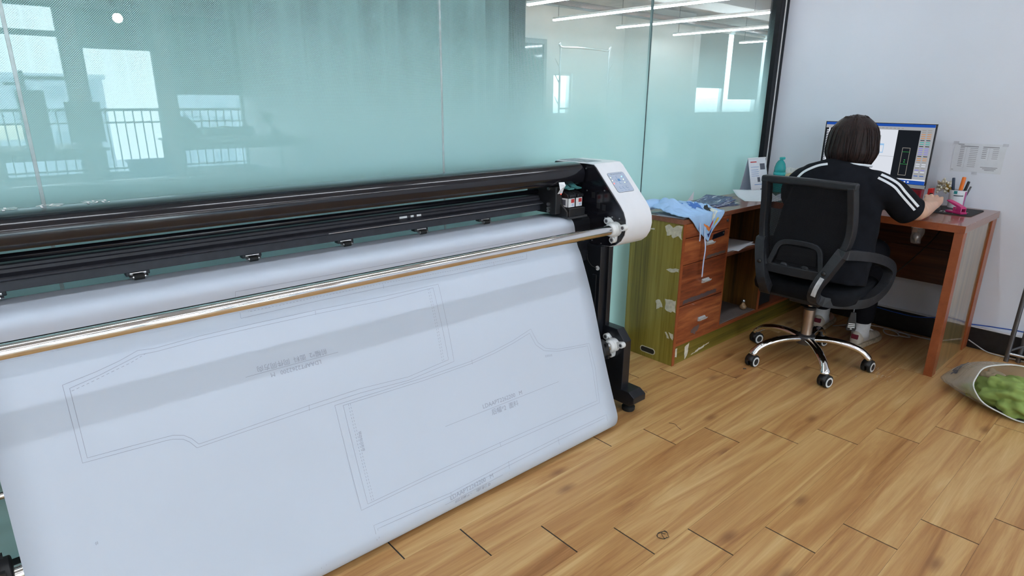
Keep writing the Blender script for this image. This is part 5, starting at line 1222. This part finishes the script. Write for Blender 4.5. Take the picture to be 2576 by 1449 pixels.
# cut the sleeve ends open at the hems
_dg = bpy.context.evaluated_depsgraph_get(); _me = bpy.data.meshes.new_from_object(sh.evaluated_get(_dg)); sh.modifiers.clear()
bm = bmesh.new(); bm.from_mesh(_me)
for pt, nr, cond in (((-.722,-1.120,.818), (.62,-.36,-.48), lambda c: c.y < -1.02 and c.x > -.86), ((-.712,-.560,.818), (.66,.32,-.48), lambda c: c.y > -.64 and c.x > -.86)):
    fs_ = [f for f in bm.faces if cond(f.calc_center_median())]
    gm_ = set(fs_)
    for f in fs_: gm_.update(f.verts); gm_.update(f.edges)
    bmesh.ops.bisect_plane(bm, geom=list(gm_), plane_co=pt, plane_no=nr, clear_outer=True)
bm.to_mesh(_me); bm.free(); _me.materials.clear(); _me.materials.append(M['shirt']); sh.data = _me
for q_ in _me.polygons: q_.use_smooth = True
tx = bpy.data.textures.new('wrinkle', 'CLOUDS'); tx.noise_scale = 0.09; tx.noise_depth = 1
dm = sh.modifiers.new('wrinkle', 'DISPLACE'); dm.texture = tx; dm.strength = 0.014; dm.mid_level = 0.5; dm.texture_coords = 'GLOBAL'
# collar and sleeve stripes (laid onto the shirt)
cp = [(-.830+.074*math.cos(a*PI/12), -.845+.104*math.sin(a*PI/12), 1.018-.008*math.cos(a*PI/12)) for a in range(25)]
MB().tube(cp, .0065, 8).build('collar', 'white_stripe', sh, smooth=True)
MB().box(-.908, -.905, -.875, -.835, 1.005, 1.022).build('neck_label', 'white_stripe', sh)
def stripe(pts, w, d):
    """band laid on the sleeve: pts lie behind the person, projected forwards onto the cloth along d"""
    zc = Vector(d).normalized(); xc = Vector((0,0,1)).cross(zc).normalized(); yc = zc.cross(xc)
    Rm = Matrix((xc, yc, zc)).transposed().to_4x4(); Ri = Rm.inverted()
    P = spline(pts, 10); n = len(P); vs = []
    for i, q in enumerate(P):
        t_ = (P[min(i+1, n-1)]-P[max(i-1, 0)]).normalized(); sd = t_.cross(zc).normalized()
        for k in (-.5, 0, .5): vs.append(Ri @ (q+sd*(w*k)))
    fs = [(3*i+j, 3*i+j+1, 3*i+j+4, 3*i+j+3) for i in range(n-1) for j in range(2)]
    o = MB().add(vs, fs).build('sleeve_stripe', 'white_stripe', sh); o.matrix_basis = Rm
    sw = o.modifiers.new('wrap', 'SHRINKWRAP'); sw.target = sh; sw.wrap_method = 'PROJECT'; sw.use_project_z = True; sw.use_negative_direction = False; sw.use_positive_direction = True; sw.use_project_x = False; sw.use_project_y = False; sw.project_limit = 0.55; sw.offset = 0.002
    so = o.modifiers.new('solid', 'SOLIDIFY'); so.thickness = 0.0016; so.offset = 0
D1 = (.951, .288, -.112)
stripe([(-1.02,-1.0592,1.0050), (-1.02,-1.1010,0.9890), (-1.02,-1.1375,0.9690), (-1.02,-1.1690,0.9380), (-1.02,-1.2030,0.9060), (-1.02,-1.2340,0.8770)], .010, D1)
stripe([(-1.02,-1.0490,0.9890), (-1.02,-1.0900,0.9720), (-1.02,-1.1255,0.9520), (-1.02,-1.1565,0.9215), (-1.02,-1.1910,0.8890), (-1.02,-1.2220,0.8600)], .010, D1)
stripe([(-1.02,-0.8320,1.0310), (-1.02,-0.7950,1.0220), (-1.02,-0.7600,1.0060), (-1.02,-0.7240,0.9830), (-1.02,-0.7000,0.9550)], .010, (.917,.386,-.097))
# trousers
b = MB()
b.tube([(-.985,-.82,.545),(-.93,-.82,.545),(-.86,-.82,.545)], [.10,.11,.10], 24, [.175,.185,.17])
for (hp0, kn, an) in (((-.93,-.905,.550),(-.52,-.935,.550),(-.452,-.915,.150)), ((-.93,-.735,.550),(-.50,-.705,.550),(-.345,-.655,.150))):
    b.tube([hp0, tuple(Vector(hp0).lerp(Vector(kn), .5)), kn], [.093,.085,.072], 22); b.ball(kn, .073, 18, 12)
    b.tube([kn, tuple(Vector(kn).lerp(Vector(an), .4)), an], [.070,.064,.056], 22)
tr_ = b.build('trousers', 'trousers', pe); remesh(tr_, .008, 6, .5)
# hair
CZ = 1.132
def hair_pt(u, v):
    th = 2*PI*u; c, s = math.cos(th), math.sin(th)          # th=0 faces +x (the face)
    front = max(0.0, c)**3
    hem = 1.012+.155*min(1.0, max(0.0, (c-.30)/.45))
    hem += .005*math.sin(9*th)
    z = 1.249-(1.249-hem)*(v**0.80)
    k = (z-CZ)/.117
    r = math.sqrt(max(0.0, 1-k*k)) if z > CZ else 1.0+.05*math.sin(min(1, (CZ-z)/.12)*PI*.8)-.27*max(0.0, (CZ-z-.050)/.070)**1.7
    rid = 1+(.010*math.sin(th*23+3*v)+.007*math.sin(th*51+1.7)+.005*math.sin(th*87))*min(1, v*1.5)
    part = 1-.05*math.exp(-((th-PI-.25+PI*2*0)/.10)**2)*math.exp(-(v/.25)**2)
    return (HX-.014+.106*r*c*rid*part, HY+.1085*r*s*rid*part, z-.006*math.exp(-((th-PI-.25)/.12)**2)*math.exp(-((v-.12)/.15)**2))
hr = MB().grid(hair_pt, 220, 40).build('hair', 'hair', pe, smooth=True, solid=0.010, weld=True); hr.modifiers['solid'].offset = -1
random.seed(17)
M['hair_strand'] = plain('hair_strand', (0.012, 0.007, 0.006, 1), 0.4)
for i in range(40):
    u = random.uniform(.12, .88); pts = [Vector(hair_pt(u+.015*math.sin(i+v*2), v)) for v in (.02,.2,.45,.7,.9,1.0)]
    cn = Vector((HX-.014, HY, 0)); pts = [p+(Vector((p.x, p.y, 0))-cn).normalized()*.0016 for p in pts]
    pts[-1] += Vector((0,0,-random.uniform(0, .012)))
    MB().tube(spline(pts, 3), [.0022]*15+[.0006], 5).build('hair_lock', 'hair', hr, smooth=True)
# socks and shoes
for (ax_, ay_, rz) in ((-.450,-.915,-.08), (-.340,-.655,.12)):
    MB().tube([(ax_,ay_,.155),(ax_,ay_,.085),(ax_+.015,ay_,.05)], [.046,.043,.045], 20).build('sock', 'sock', pe, smooth=True)
    R_ = Matrix.Translation((ax_, ay_, 0)) @ Matrix.Rotation(rz, 4, 'Z')
    def sec(x, w, z0, z1, tw):
        pts = []
        for q in range(16):
            a = 2*PI*q/16; c, s = math.cos(a), math.sin(a)
            zz = z0+(z1-z0)*(.5+.5*s); ww = w+(tw-w)*(.5+.5*s); pts.append((x, ww*math.copysign(abs(c)**.7, c), zz))
        return pts
    S_ = [sec(-.058,.022,.018,.080,.012), sec(-.050,.034,.014,.095,.022), sec(-.020,.038,.014,.100,.030), sec(.03,.038,.014,.098,.030), sec(.08,.040,.014,.080,.026), sec(.13,.044,.014,.062,.028), sec(.18,.042,.014,.052,.028), sec(.21,.030,.016,.044,.020), sec(.222,.012,.020,.034,.008)]
    vs = [p for q in S_ for p in q]; n = 16
    shoe = MB().add(vs, [(i*n+j, i*n+(j+1) % n, (i+1)*n+(j+1) % n, (i+1)*n+j) for i in range(len(S_)-1) for j in range(n)]+[tuple(range(n))[::-1], tuple(range((len(S_)-1)*n, len(S_)*n))]).xf(R_).build('shoe', 'shoe', pe, smooth=True, sub=1)
    so = [(-.066,-.020),(-.062,.020),(-.045,.036),(.02,.040),(.09,.042),(.14,.048),(.19,.044),(.222,.024),(.228,0),(.222,-.024),(.19,-.044),(.14,-.048),(.09,-.042),(.02,-.040),(-.045,-.036)]
    MB().prism(so, .0005, .026, 'z').xf(R_).build('sole', 'shoe_sole', shoe, bevel=0.004)
    MB().box(-.0625, -.048, -.018, .018, .052, .078).xf(R_).build('heel_tab', 'shoe_red', shoe, bevel=0.004)
    for k in range(4): MB().tube([tuple(R_ @ Vector((.045+.022*k, -.022, .092-.007*k))), tuple(R_ @ Vector((.05+.022*k, 0, .102-.009*k))), tuple(R_ @ Vector((.045+.022*k, .022, .092-.007*k)))], .003, 6).build('lace', 'white_stripe', shoe)
# ------------------------------------------------------------------ clear bag with green cloth
def bag_mat():
    t = NT('frosted_clear_bag'); v = t.coords(); n = t.noise(v, 7, 4, 0.6, 1.0)
    pb = t.n('ShaderNodeBsdfPrincipled'); pb.inputs['Base Color'].default_value = (0.62, 0.62, 0.58, 1); pb.inputs['Roughness'].default_value = 0.18
    t.l(t.bump(n, 0.9, 0.02), pb.inputs['Normal'])
    tr = t.n('ShaderNodeBsdfTransparent'); tr.inputs[0].default_value = (0.90, 0.90, 0.88, 1)
    mx = t.n('ShaderNodeMixShader'); mx.inputs[0].default_value = 0.44
    t.l(tr.outputs[0], mx.inputs[1]); t.l(pb.outputs[0], mx.inputs[2]); t.l(mx.outputs[0], t.out.inputs[0]); return t.m
M['bag'] = bag_mat()
M['green_cloth'] = plain('olive_green_cotton', (0.25, 0.34, 0.085, 1), 0.85, var=0.12, nscale=10, bump=0.3, bscale=600)
M['beige_cloth'] = plain('beige_cotton', (0.48, 0.38, 0.26, 1), 0.85, var=0.15, nscale=10, bump=0.3, bscale=600)
M['white_edge'] = plain('milky_bag_rim', (0.72, 0.73, 0.72, 1), 0.3, var=0.05)
# flat closed corner lies near the desk panel, the open mouth turns towards the room
B0 = Vector((-.605, -1.372, .012)); BC = Vector((-.765, -1.695, .104)); BA = Vector((-.100, .160, 0.0)); BV = Vector((.055, .060, .099))
def bag_ring(k, a):
    """k 0..1 from the closed corner to the mouth; a angle round the mouth (0 = near side, 90 = top)"""
    c, s = math.cos(a), math.sin(a); f = min(1.0, k*1.05)**.62
    wob = 1+(.05*math.sin(5*a+3*k)+.035*math.sin(9*a-6*k))*(1-k*.7)*min(1, k*3)
    p = B0.lerp(BC, k)+BA*(c*f*wob)+BV*(s*f**1.3*wob)
    p.z += .030*math.sin(PI*k)*max(0, s)
    return Vector((p.x, p.y, max(.004, p.z)))
bg_ = thing('plastic_bag', 'open clear plastic bag stuffed with green cloth, lying on the floor by the desk', 'bag', tuple(B0))
MB().grid(lambda u, v: tuple(bag_ring(v, 2*PI*u)), 60, 30).build('bag_film', 'bag', bg_, smooth=True, weld=True)
MB().tube([tuple(bag_ring(1.0, 2*PI*i/60)) for i in range(61)], .0030, 8).build('rim', 'white_edge', bg_, smooth=True)
vs, fs = text_geo('TER', 0.056, 0.0028)
def bag_txt(p):
    q = bag_ring(.60+p.y/.34, math.radians(38)-p.x/.15); n = (q-B0.lerp(BC, .60)).normalized(); return tuple(q+n*.011)
MB().add([bag_txt(v) for v in vs], fs).build('lettering', 'ink_dark', bg_)
random.seed(31)
def lump(name, mt, c, rx, ry, rz_, seed, fold, label):
    rr = random.Random(seed); W = []
    for i in range(11):
        d = Vector((rr.gauss(0, 1), rr.gauss(0, 1), rr.gauss(0, 1))).normalized(); W.append((d, rr.uniform(2.5, 8), rr.uniform(0, 6.28), rr.uniform(.4, 1.0)))
    def fn(u, v):
        a, t_ = 2*PI*u, PI*v; d = Vector((math.sin(t_)*math.cos(a), math.sin(t_)*math.sin(a), -math.cos(t_)))
        k = .86
        for w, f, ph, am in W:
            q = abs(math.sin(f*d.dot(w)+ph+1.3*math.sin(3*d.x+2*d.y+ph))); k += fold*am*(q**1.4-.45)*1.7/f
        return (c[0]+rx*d.x*k, c[1]+ry*d.y*k, max(.006, c[2]+rz_*d.z*k))
    o = MB().grid(fn, 130, 80).build(name, mt, smooth=True, weld=True); tag(o, label, 'cloth', 'cloths in the plastic bag'); return o
def bp(k, a, z): p = B0.lerp(BC, k)+BA*a; return (p.x, p.y, z)
lump('green_cloth', 'green_cloth', bp(.93, .05, .080), .110, .132, .080, 3, .34, 'crumpled olive green cloth bulging out of the plastic bag mouth')
lump('green_cloth', 'green_cloth', bp(.58, .26, .044), .034, .045, .034, 9, .3, 'olive green cloth pressed against the near side of the bag')
lump('beige_cloth', 'beige_cloth', bp(.50, -.18, .086), .060, .055, .050, 5, .32, 'crumpled beige cloth inside the back half of the bag')
# ------------------------------------------------------------------ metal rack at the right edge
rk = thing('metal_rack', 'grey tubular metal rack leg standing at the right edge by the skirting', 'rack', (-.1, -1.7, 0))
MB().tube([(-.085,-1.515,.0),(-.075,-1.53,1.1)], .011, 14).build('upright', 'dark_steel', rk, smooth=True, auto=0.7)
MB().tube([(-.055,-1.56,.0),(-.045,-1.575,1.1)], .011, 14).build('upright', 'dark_steel', rk, smooth=True, auto=0.7)
MB().tube([(-.085,-2.25,.0),(-.075,-2.27,1.1)], .011, 14).build('upright', 'dark_steel', rk, smooth=True, auto=0.7)
MB().tube([(-.084,-1.515,.045),(-.084,-2.25,.045)], .008, 12).build('crossbar', 'steel', rk, smooth=True, auto=0.7)
MB().tube([(-.076,-1.53,1.09),(-.076,-2.27,1.09)], .011, 12).build('crossbar', 'dark_steel', rk, smooth=True, auto=0.7)
MB().tube([(-.083,-1.518,.06),(-.055,-1.60,.12)], .006, 8).build('brace', 'dark_steel', rk)
MB().prism([(-.10,-1.60),(-.02,-1.60),(-.02,-2.2),(-.10,-2.2)], .012, .030, 'z').build('base_tray', 'matte_black', rk)
# ------------------------------------------------------------------ cables
M['cable_blue'] = plain('blue_network_cable', (0.02, 0.10, 0.50, 1), 0.45); M['cable_grey'] = plain('pale_grey_cable', (0.50, 0.51, 0.53, 1), 0.5); M['cable_black'] = plain('black_cable', (0.01, 0.01, 0.01, 1), 0.5)
tag(MB().tube(spline([(.012,-.45,.128),(.008,-.62,.126),(-.006,-.80,.112),(-.010,-.95,.104),(-.010,-1.06,.106),(-.004,-1.18,.130),(.010,-1.30,.128),(.012,-1.42,.140),(.008,-1.6,.15),(.010,-1.9,.128),(.012,-2.6,.128)], 8), .0032, 8).build('network_cable', 'cable_blue', smooth=True), 'blue network cable running along the top of the black skirting', 'cable')
loop = [(-.25,-.70,.005),(-.10,-.79,.005),(-.05,-.88,.005),(-.07,-.98,.006),(-.13,-1.02,.005),(-.15,-.96,.006),(-.09,-.93,.011),(-.05,-1.00,.006),(-.10,-1.07,.006),(-.14,-1.03,.011),(-.09,-1.01,.013),(-.06,-1.10,.006),(-.05,-1.18,.005),(-.045,-1.255,.006),(-.03,-1.34,.005),(-.018,-1.33,.006)]
tag(MB().tube(spline(loop[:14], 8), .0032, 8).build('power_cable', 'cable_grey', smooth=True), 'pale grey cable looped on the floor under the desk', 'cable')
tag(MB().tube(spline([(-.012,-1.325,.045),(-.018,-1.36,.030),(-.030,-1.42,.008),(-.035,-1.50,.005),(-.035,-1.60,.005),(-.03,-1.9,.005)], 8), .0032, 8).build('power_cable', 'cable_grey', smooth=True), 'pale grey cable leaving the desk end panel towards the metal rack', 'cable')
tag(MB().tube(spline([(-.04,-1.12,.70),(-.12,-1.08,.58),(-.20,-1.00,.44),(-.26,-.93,.34),(-.30,-.86,.25),(-.36,-.78,.12)], 8), .0022, 8).build('black_cable', 'cable_black', smooth=True), 'thin black cable hanging slantwise under the desk', 'cable')
# ------------------------------------------------------------------ scraps on the floor
def scrap(pts, label, mt='cable_black', r=.0008):
    tag(MB().tube(spline(pts, 6), r, 5).build('thread_scrap', mt), label, 'thread', 'scraps on the floor')
def fl_(x, y, z=.0016): return (x, y, z)
scrap([fl_(-2.592+(.020+.004*math.sin(a*1.9))*math.cos(a*.62), -1.137+(.015+.003*math.cos(a*2.3))*math.sin(a*.62), .0016+.0006*(a % 3)) for a in range(19)], 'curled black thread ring on the plank near the bottom of the photo')
scrap([fl_(-2.602,-1.15), fl_(-2.588,-1.128), fl_(-2.582,-1.138)], 'short black thread inside the curled thread ring')
scrap([fl_(-1.985,-.735), fl_(-1.975,-.757), fl_(-1.985,-.775), fl_(-1.995,-.80)], 'dark thread scrap on the floor right of the plotter foot')
scrap([fl_(-1.83,-.475), fl_(-1.82,-.49), fl_(-1.83,-.505)], 'small dark lint scrap between plotter foot and cabinet', 'dark_steel')
scrap([fl_(-1.235,-.66), fl_(-1.225,-.668)], 'tiny dark crumb left of the chair casters', 'matte_black', .003)
# ------------------------------------------------------------------ far end of the room (seen as reflections in the glass)
M['table_grey'] = plain('grey_table_top', (0.30, 0.31, 0.32, 1), 0.5); M['tub_blue'] = plain('blue_plastic_tub', (0.04, 0.22, 0.60, 1), 0.4); M['dark_cloth'] = plain('dark_cloth', (0.018, 0.020, 0.024, 1), 0.8, var=0.2)
M['grey_board'] = plain('dark_grey_board', (0.045, 0.050, 0.055, 1), 0.6)
def table(label, x0, x1, y0, y1, h=.75):
    t_ = thing('work_table', label, 'table', ((x0+x1)/2, (y0+y1)/2, 0), 'work tables at the balcony end')
    MB().box(x0, x1, y0, y1, h-.03, h).build('table_top', 'table_grey', t_, bevel=0.003)
    for x in (x0+.05, x1-.05):
        for y in (y0+.05, y1-.05): MB().box(x-.02, x+.02, y-.02, y+.02, 0, h-.03).build('leg', 'grey_frame', t_)
    MB().box(x0+.05, x1-.05, y1-.07, y1-.05, h-.12, h-.03).build('apron', 'grey_frame', t_); return t_
table('grey work table with dark cloth on it, reflected before the lowest blind', -1.9, -.15, -7.9, -6.9)
table('grey work table holding a board and a press, reflected at the far left', -4.3, -2.75, -7.2, -6.3)
tb = thing('plastic_tub', 'blue plastic tub on the floor before the balcony window, reflected in glass', 'tub', (-1.72, -9.65, 0))
def tub(w, d, z): return [(p[0]-1.72, p[1]-9.65, z) for p in rrect(w, d, .05)]
mb = MB(); secs = [tub(.52,.30,.0), tub(.60,.38,.30), tub(.66,.44,.30), tub(.66,.44,.285)]; n = len(secs[0])
inn = [tub(.585,.365,.30), tub(.50,.28,.02)]
mb.add([p for s in secs[:3] for p in s], [(i*n+j, i*n+(j+1) % n, (i+1)*n+(j+1) % n, (i+1)*n+j) for i in range(2) for j in range(n)]+[tuple(range(n))[::-1]]); mb.build('shell', 'tub_blue', tb, smooth=True, auto=0.6, solid=0.004)
MB().add([p for s in (tub(.66,.44,.302), tub(.585,.365,.302)) for p in s], [(j, (j+1) % n, n+(j+1) % n, n+j) for j in range(n)]).build('rim', 'tub_blue', tb, solid=0.01)
tag(MB().grid(lambda u, v: (-1.69+.16*math.sin(PI*v)*math.cos(2*PI*u)*(1+.1*math.sin(7*u*PI)), -7.3+.16*math.sin(PI*v)*math.sin(2*PI*u), max(.751, .80-.22*math.cos(PI*v)*(1+.12*math.sin(9*u*PI)))), 40, 20).build('cloth_heap', 'dark_cloth', smooth=True, weld=True), 'heap of dark cloth on the reflected work table', 'cloth')
tag(MB().tube(spline([(-1.5,-7.3,.835),(-1.2,-7.32,.838),(-.8,-7.28,.834)], 6), [.07+.008*math.sin(i*1.3) for i in range(13)], 20).build('cloth_roll', 'dark_cloth', smooth=True), 'long dark cloth roll beside the cloth heap on the reflected table', 'cloth')
td = thing('tape_dispenser', 'dark tape dispenser on an angled stand at the table end, reflected in the glass', 'dispenser', (-.5, -7.2, .75))
MB().prism([(-.62,.751),(-.38,.751),(-.40,.80),(-.50,.86),(-.56,.80)], -7.26, -7.14, 'y').build('body', 'dark_cloth', td, bevel=0.01)
MB().tube([(-.52,-7.2,.82),(-.60,-7.2,.98)], .02, 12).build('arm', 'dark_steel', td); MB().cyl((-.60,-7.25,1.02),(-.60,-7.15,1.02), .075, 24).build('reel', 'dark_cloth', td)
bd = thing('flat_screen', 'dark grey screen on a stand, reflected before the balcony railing', 'screen', (-2.9, -6.6, .75))
MB().box(-3.06, -2.72, -6.62, -6.58, .80, 1.24).build('panel', 'grey_board', bd, bevel=0.005); MB().box(-2.92, -2.86, -6.66, -6.62, .752, 1.0).build('neck', 'grey_board', bd); MB().box(-3.0, -2.78, -6.72, -6.52, .7505, .762).build('base', 'grey_board', bd)
ps = thing('heat_press', 'upright dark press with a long lever arm, reflected at the far left', 'press', (-3.35, -6.7, .75))
MB().box(-3.46, -3.22, -6.80, -6.55, .7505, 1.36).build('column', 'grey_board', ps, bevel=0.01); MB().box(-3.40, -3.36, -6.70, -6.66, 1.36, 1.56).build('mast', 'dark_steel', ps); MB().box(-3.38, -2.95, -6.70, -6.66, 1.47, 1.51).build('lever_arm', 'dark_steel', ps); MB().box(-3.55, -3.38, -6.70, -6.66, 1.41, 1.44).build('handle', 'dark_steel', ps)
lp_ = thing('pendant_lamp', 'round glowing pendant lamp, reflected in the dotted glass', 'lamp', (-2.32, -7.0, 2.19))
MB().ball((-2.32,-7.0,2.19), .055, 20, 14).build('globe', emis('lamp_globe', (1, .98, .95, 1), 40.0), lp_, smooth=True); MB().cyl((-2.32,-7.0,2.24),(-2.32,-7.0,2.95), .005, 8).build('cord', 'dark_steel', lp_)
MB().lathe([(.02,2.235),(.024,2.25),(.01,2.28)], 14, (-2.32,-7.0,0)).build('socket', 'matte_black', lp_)
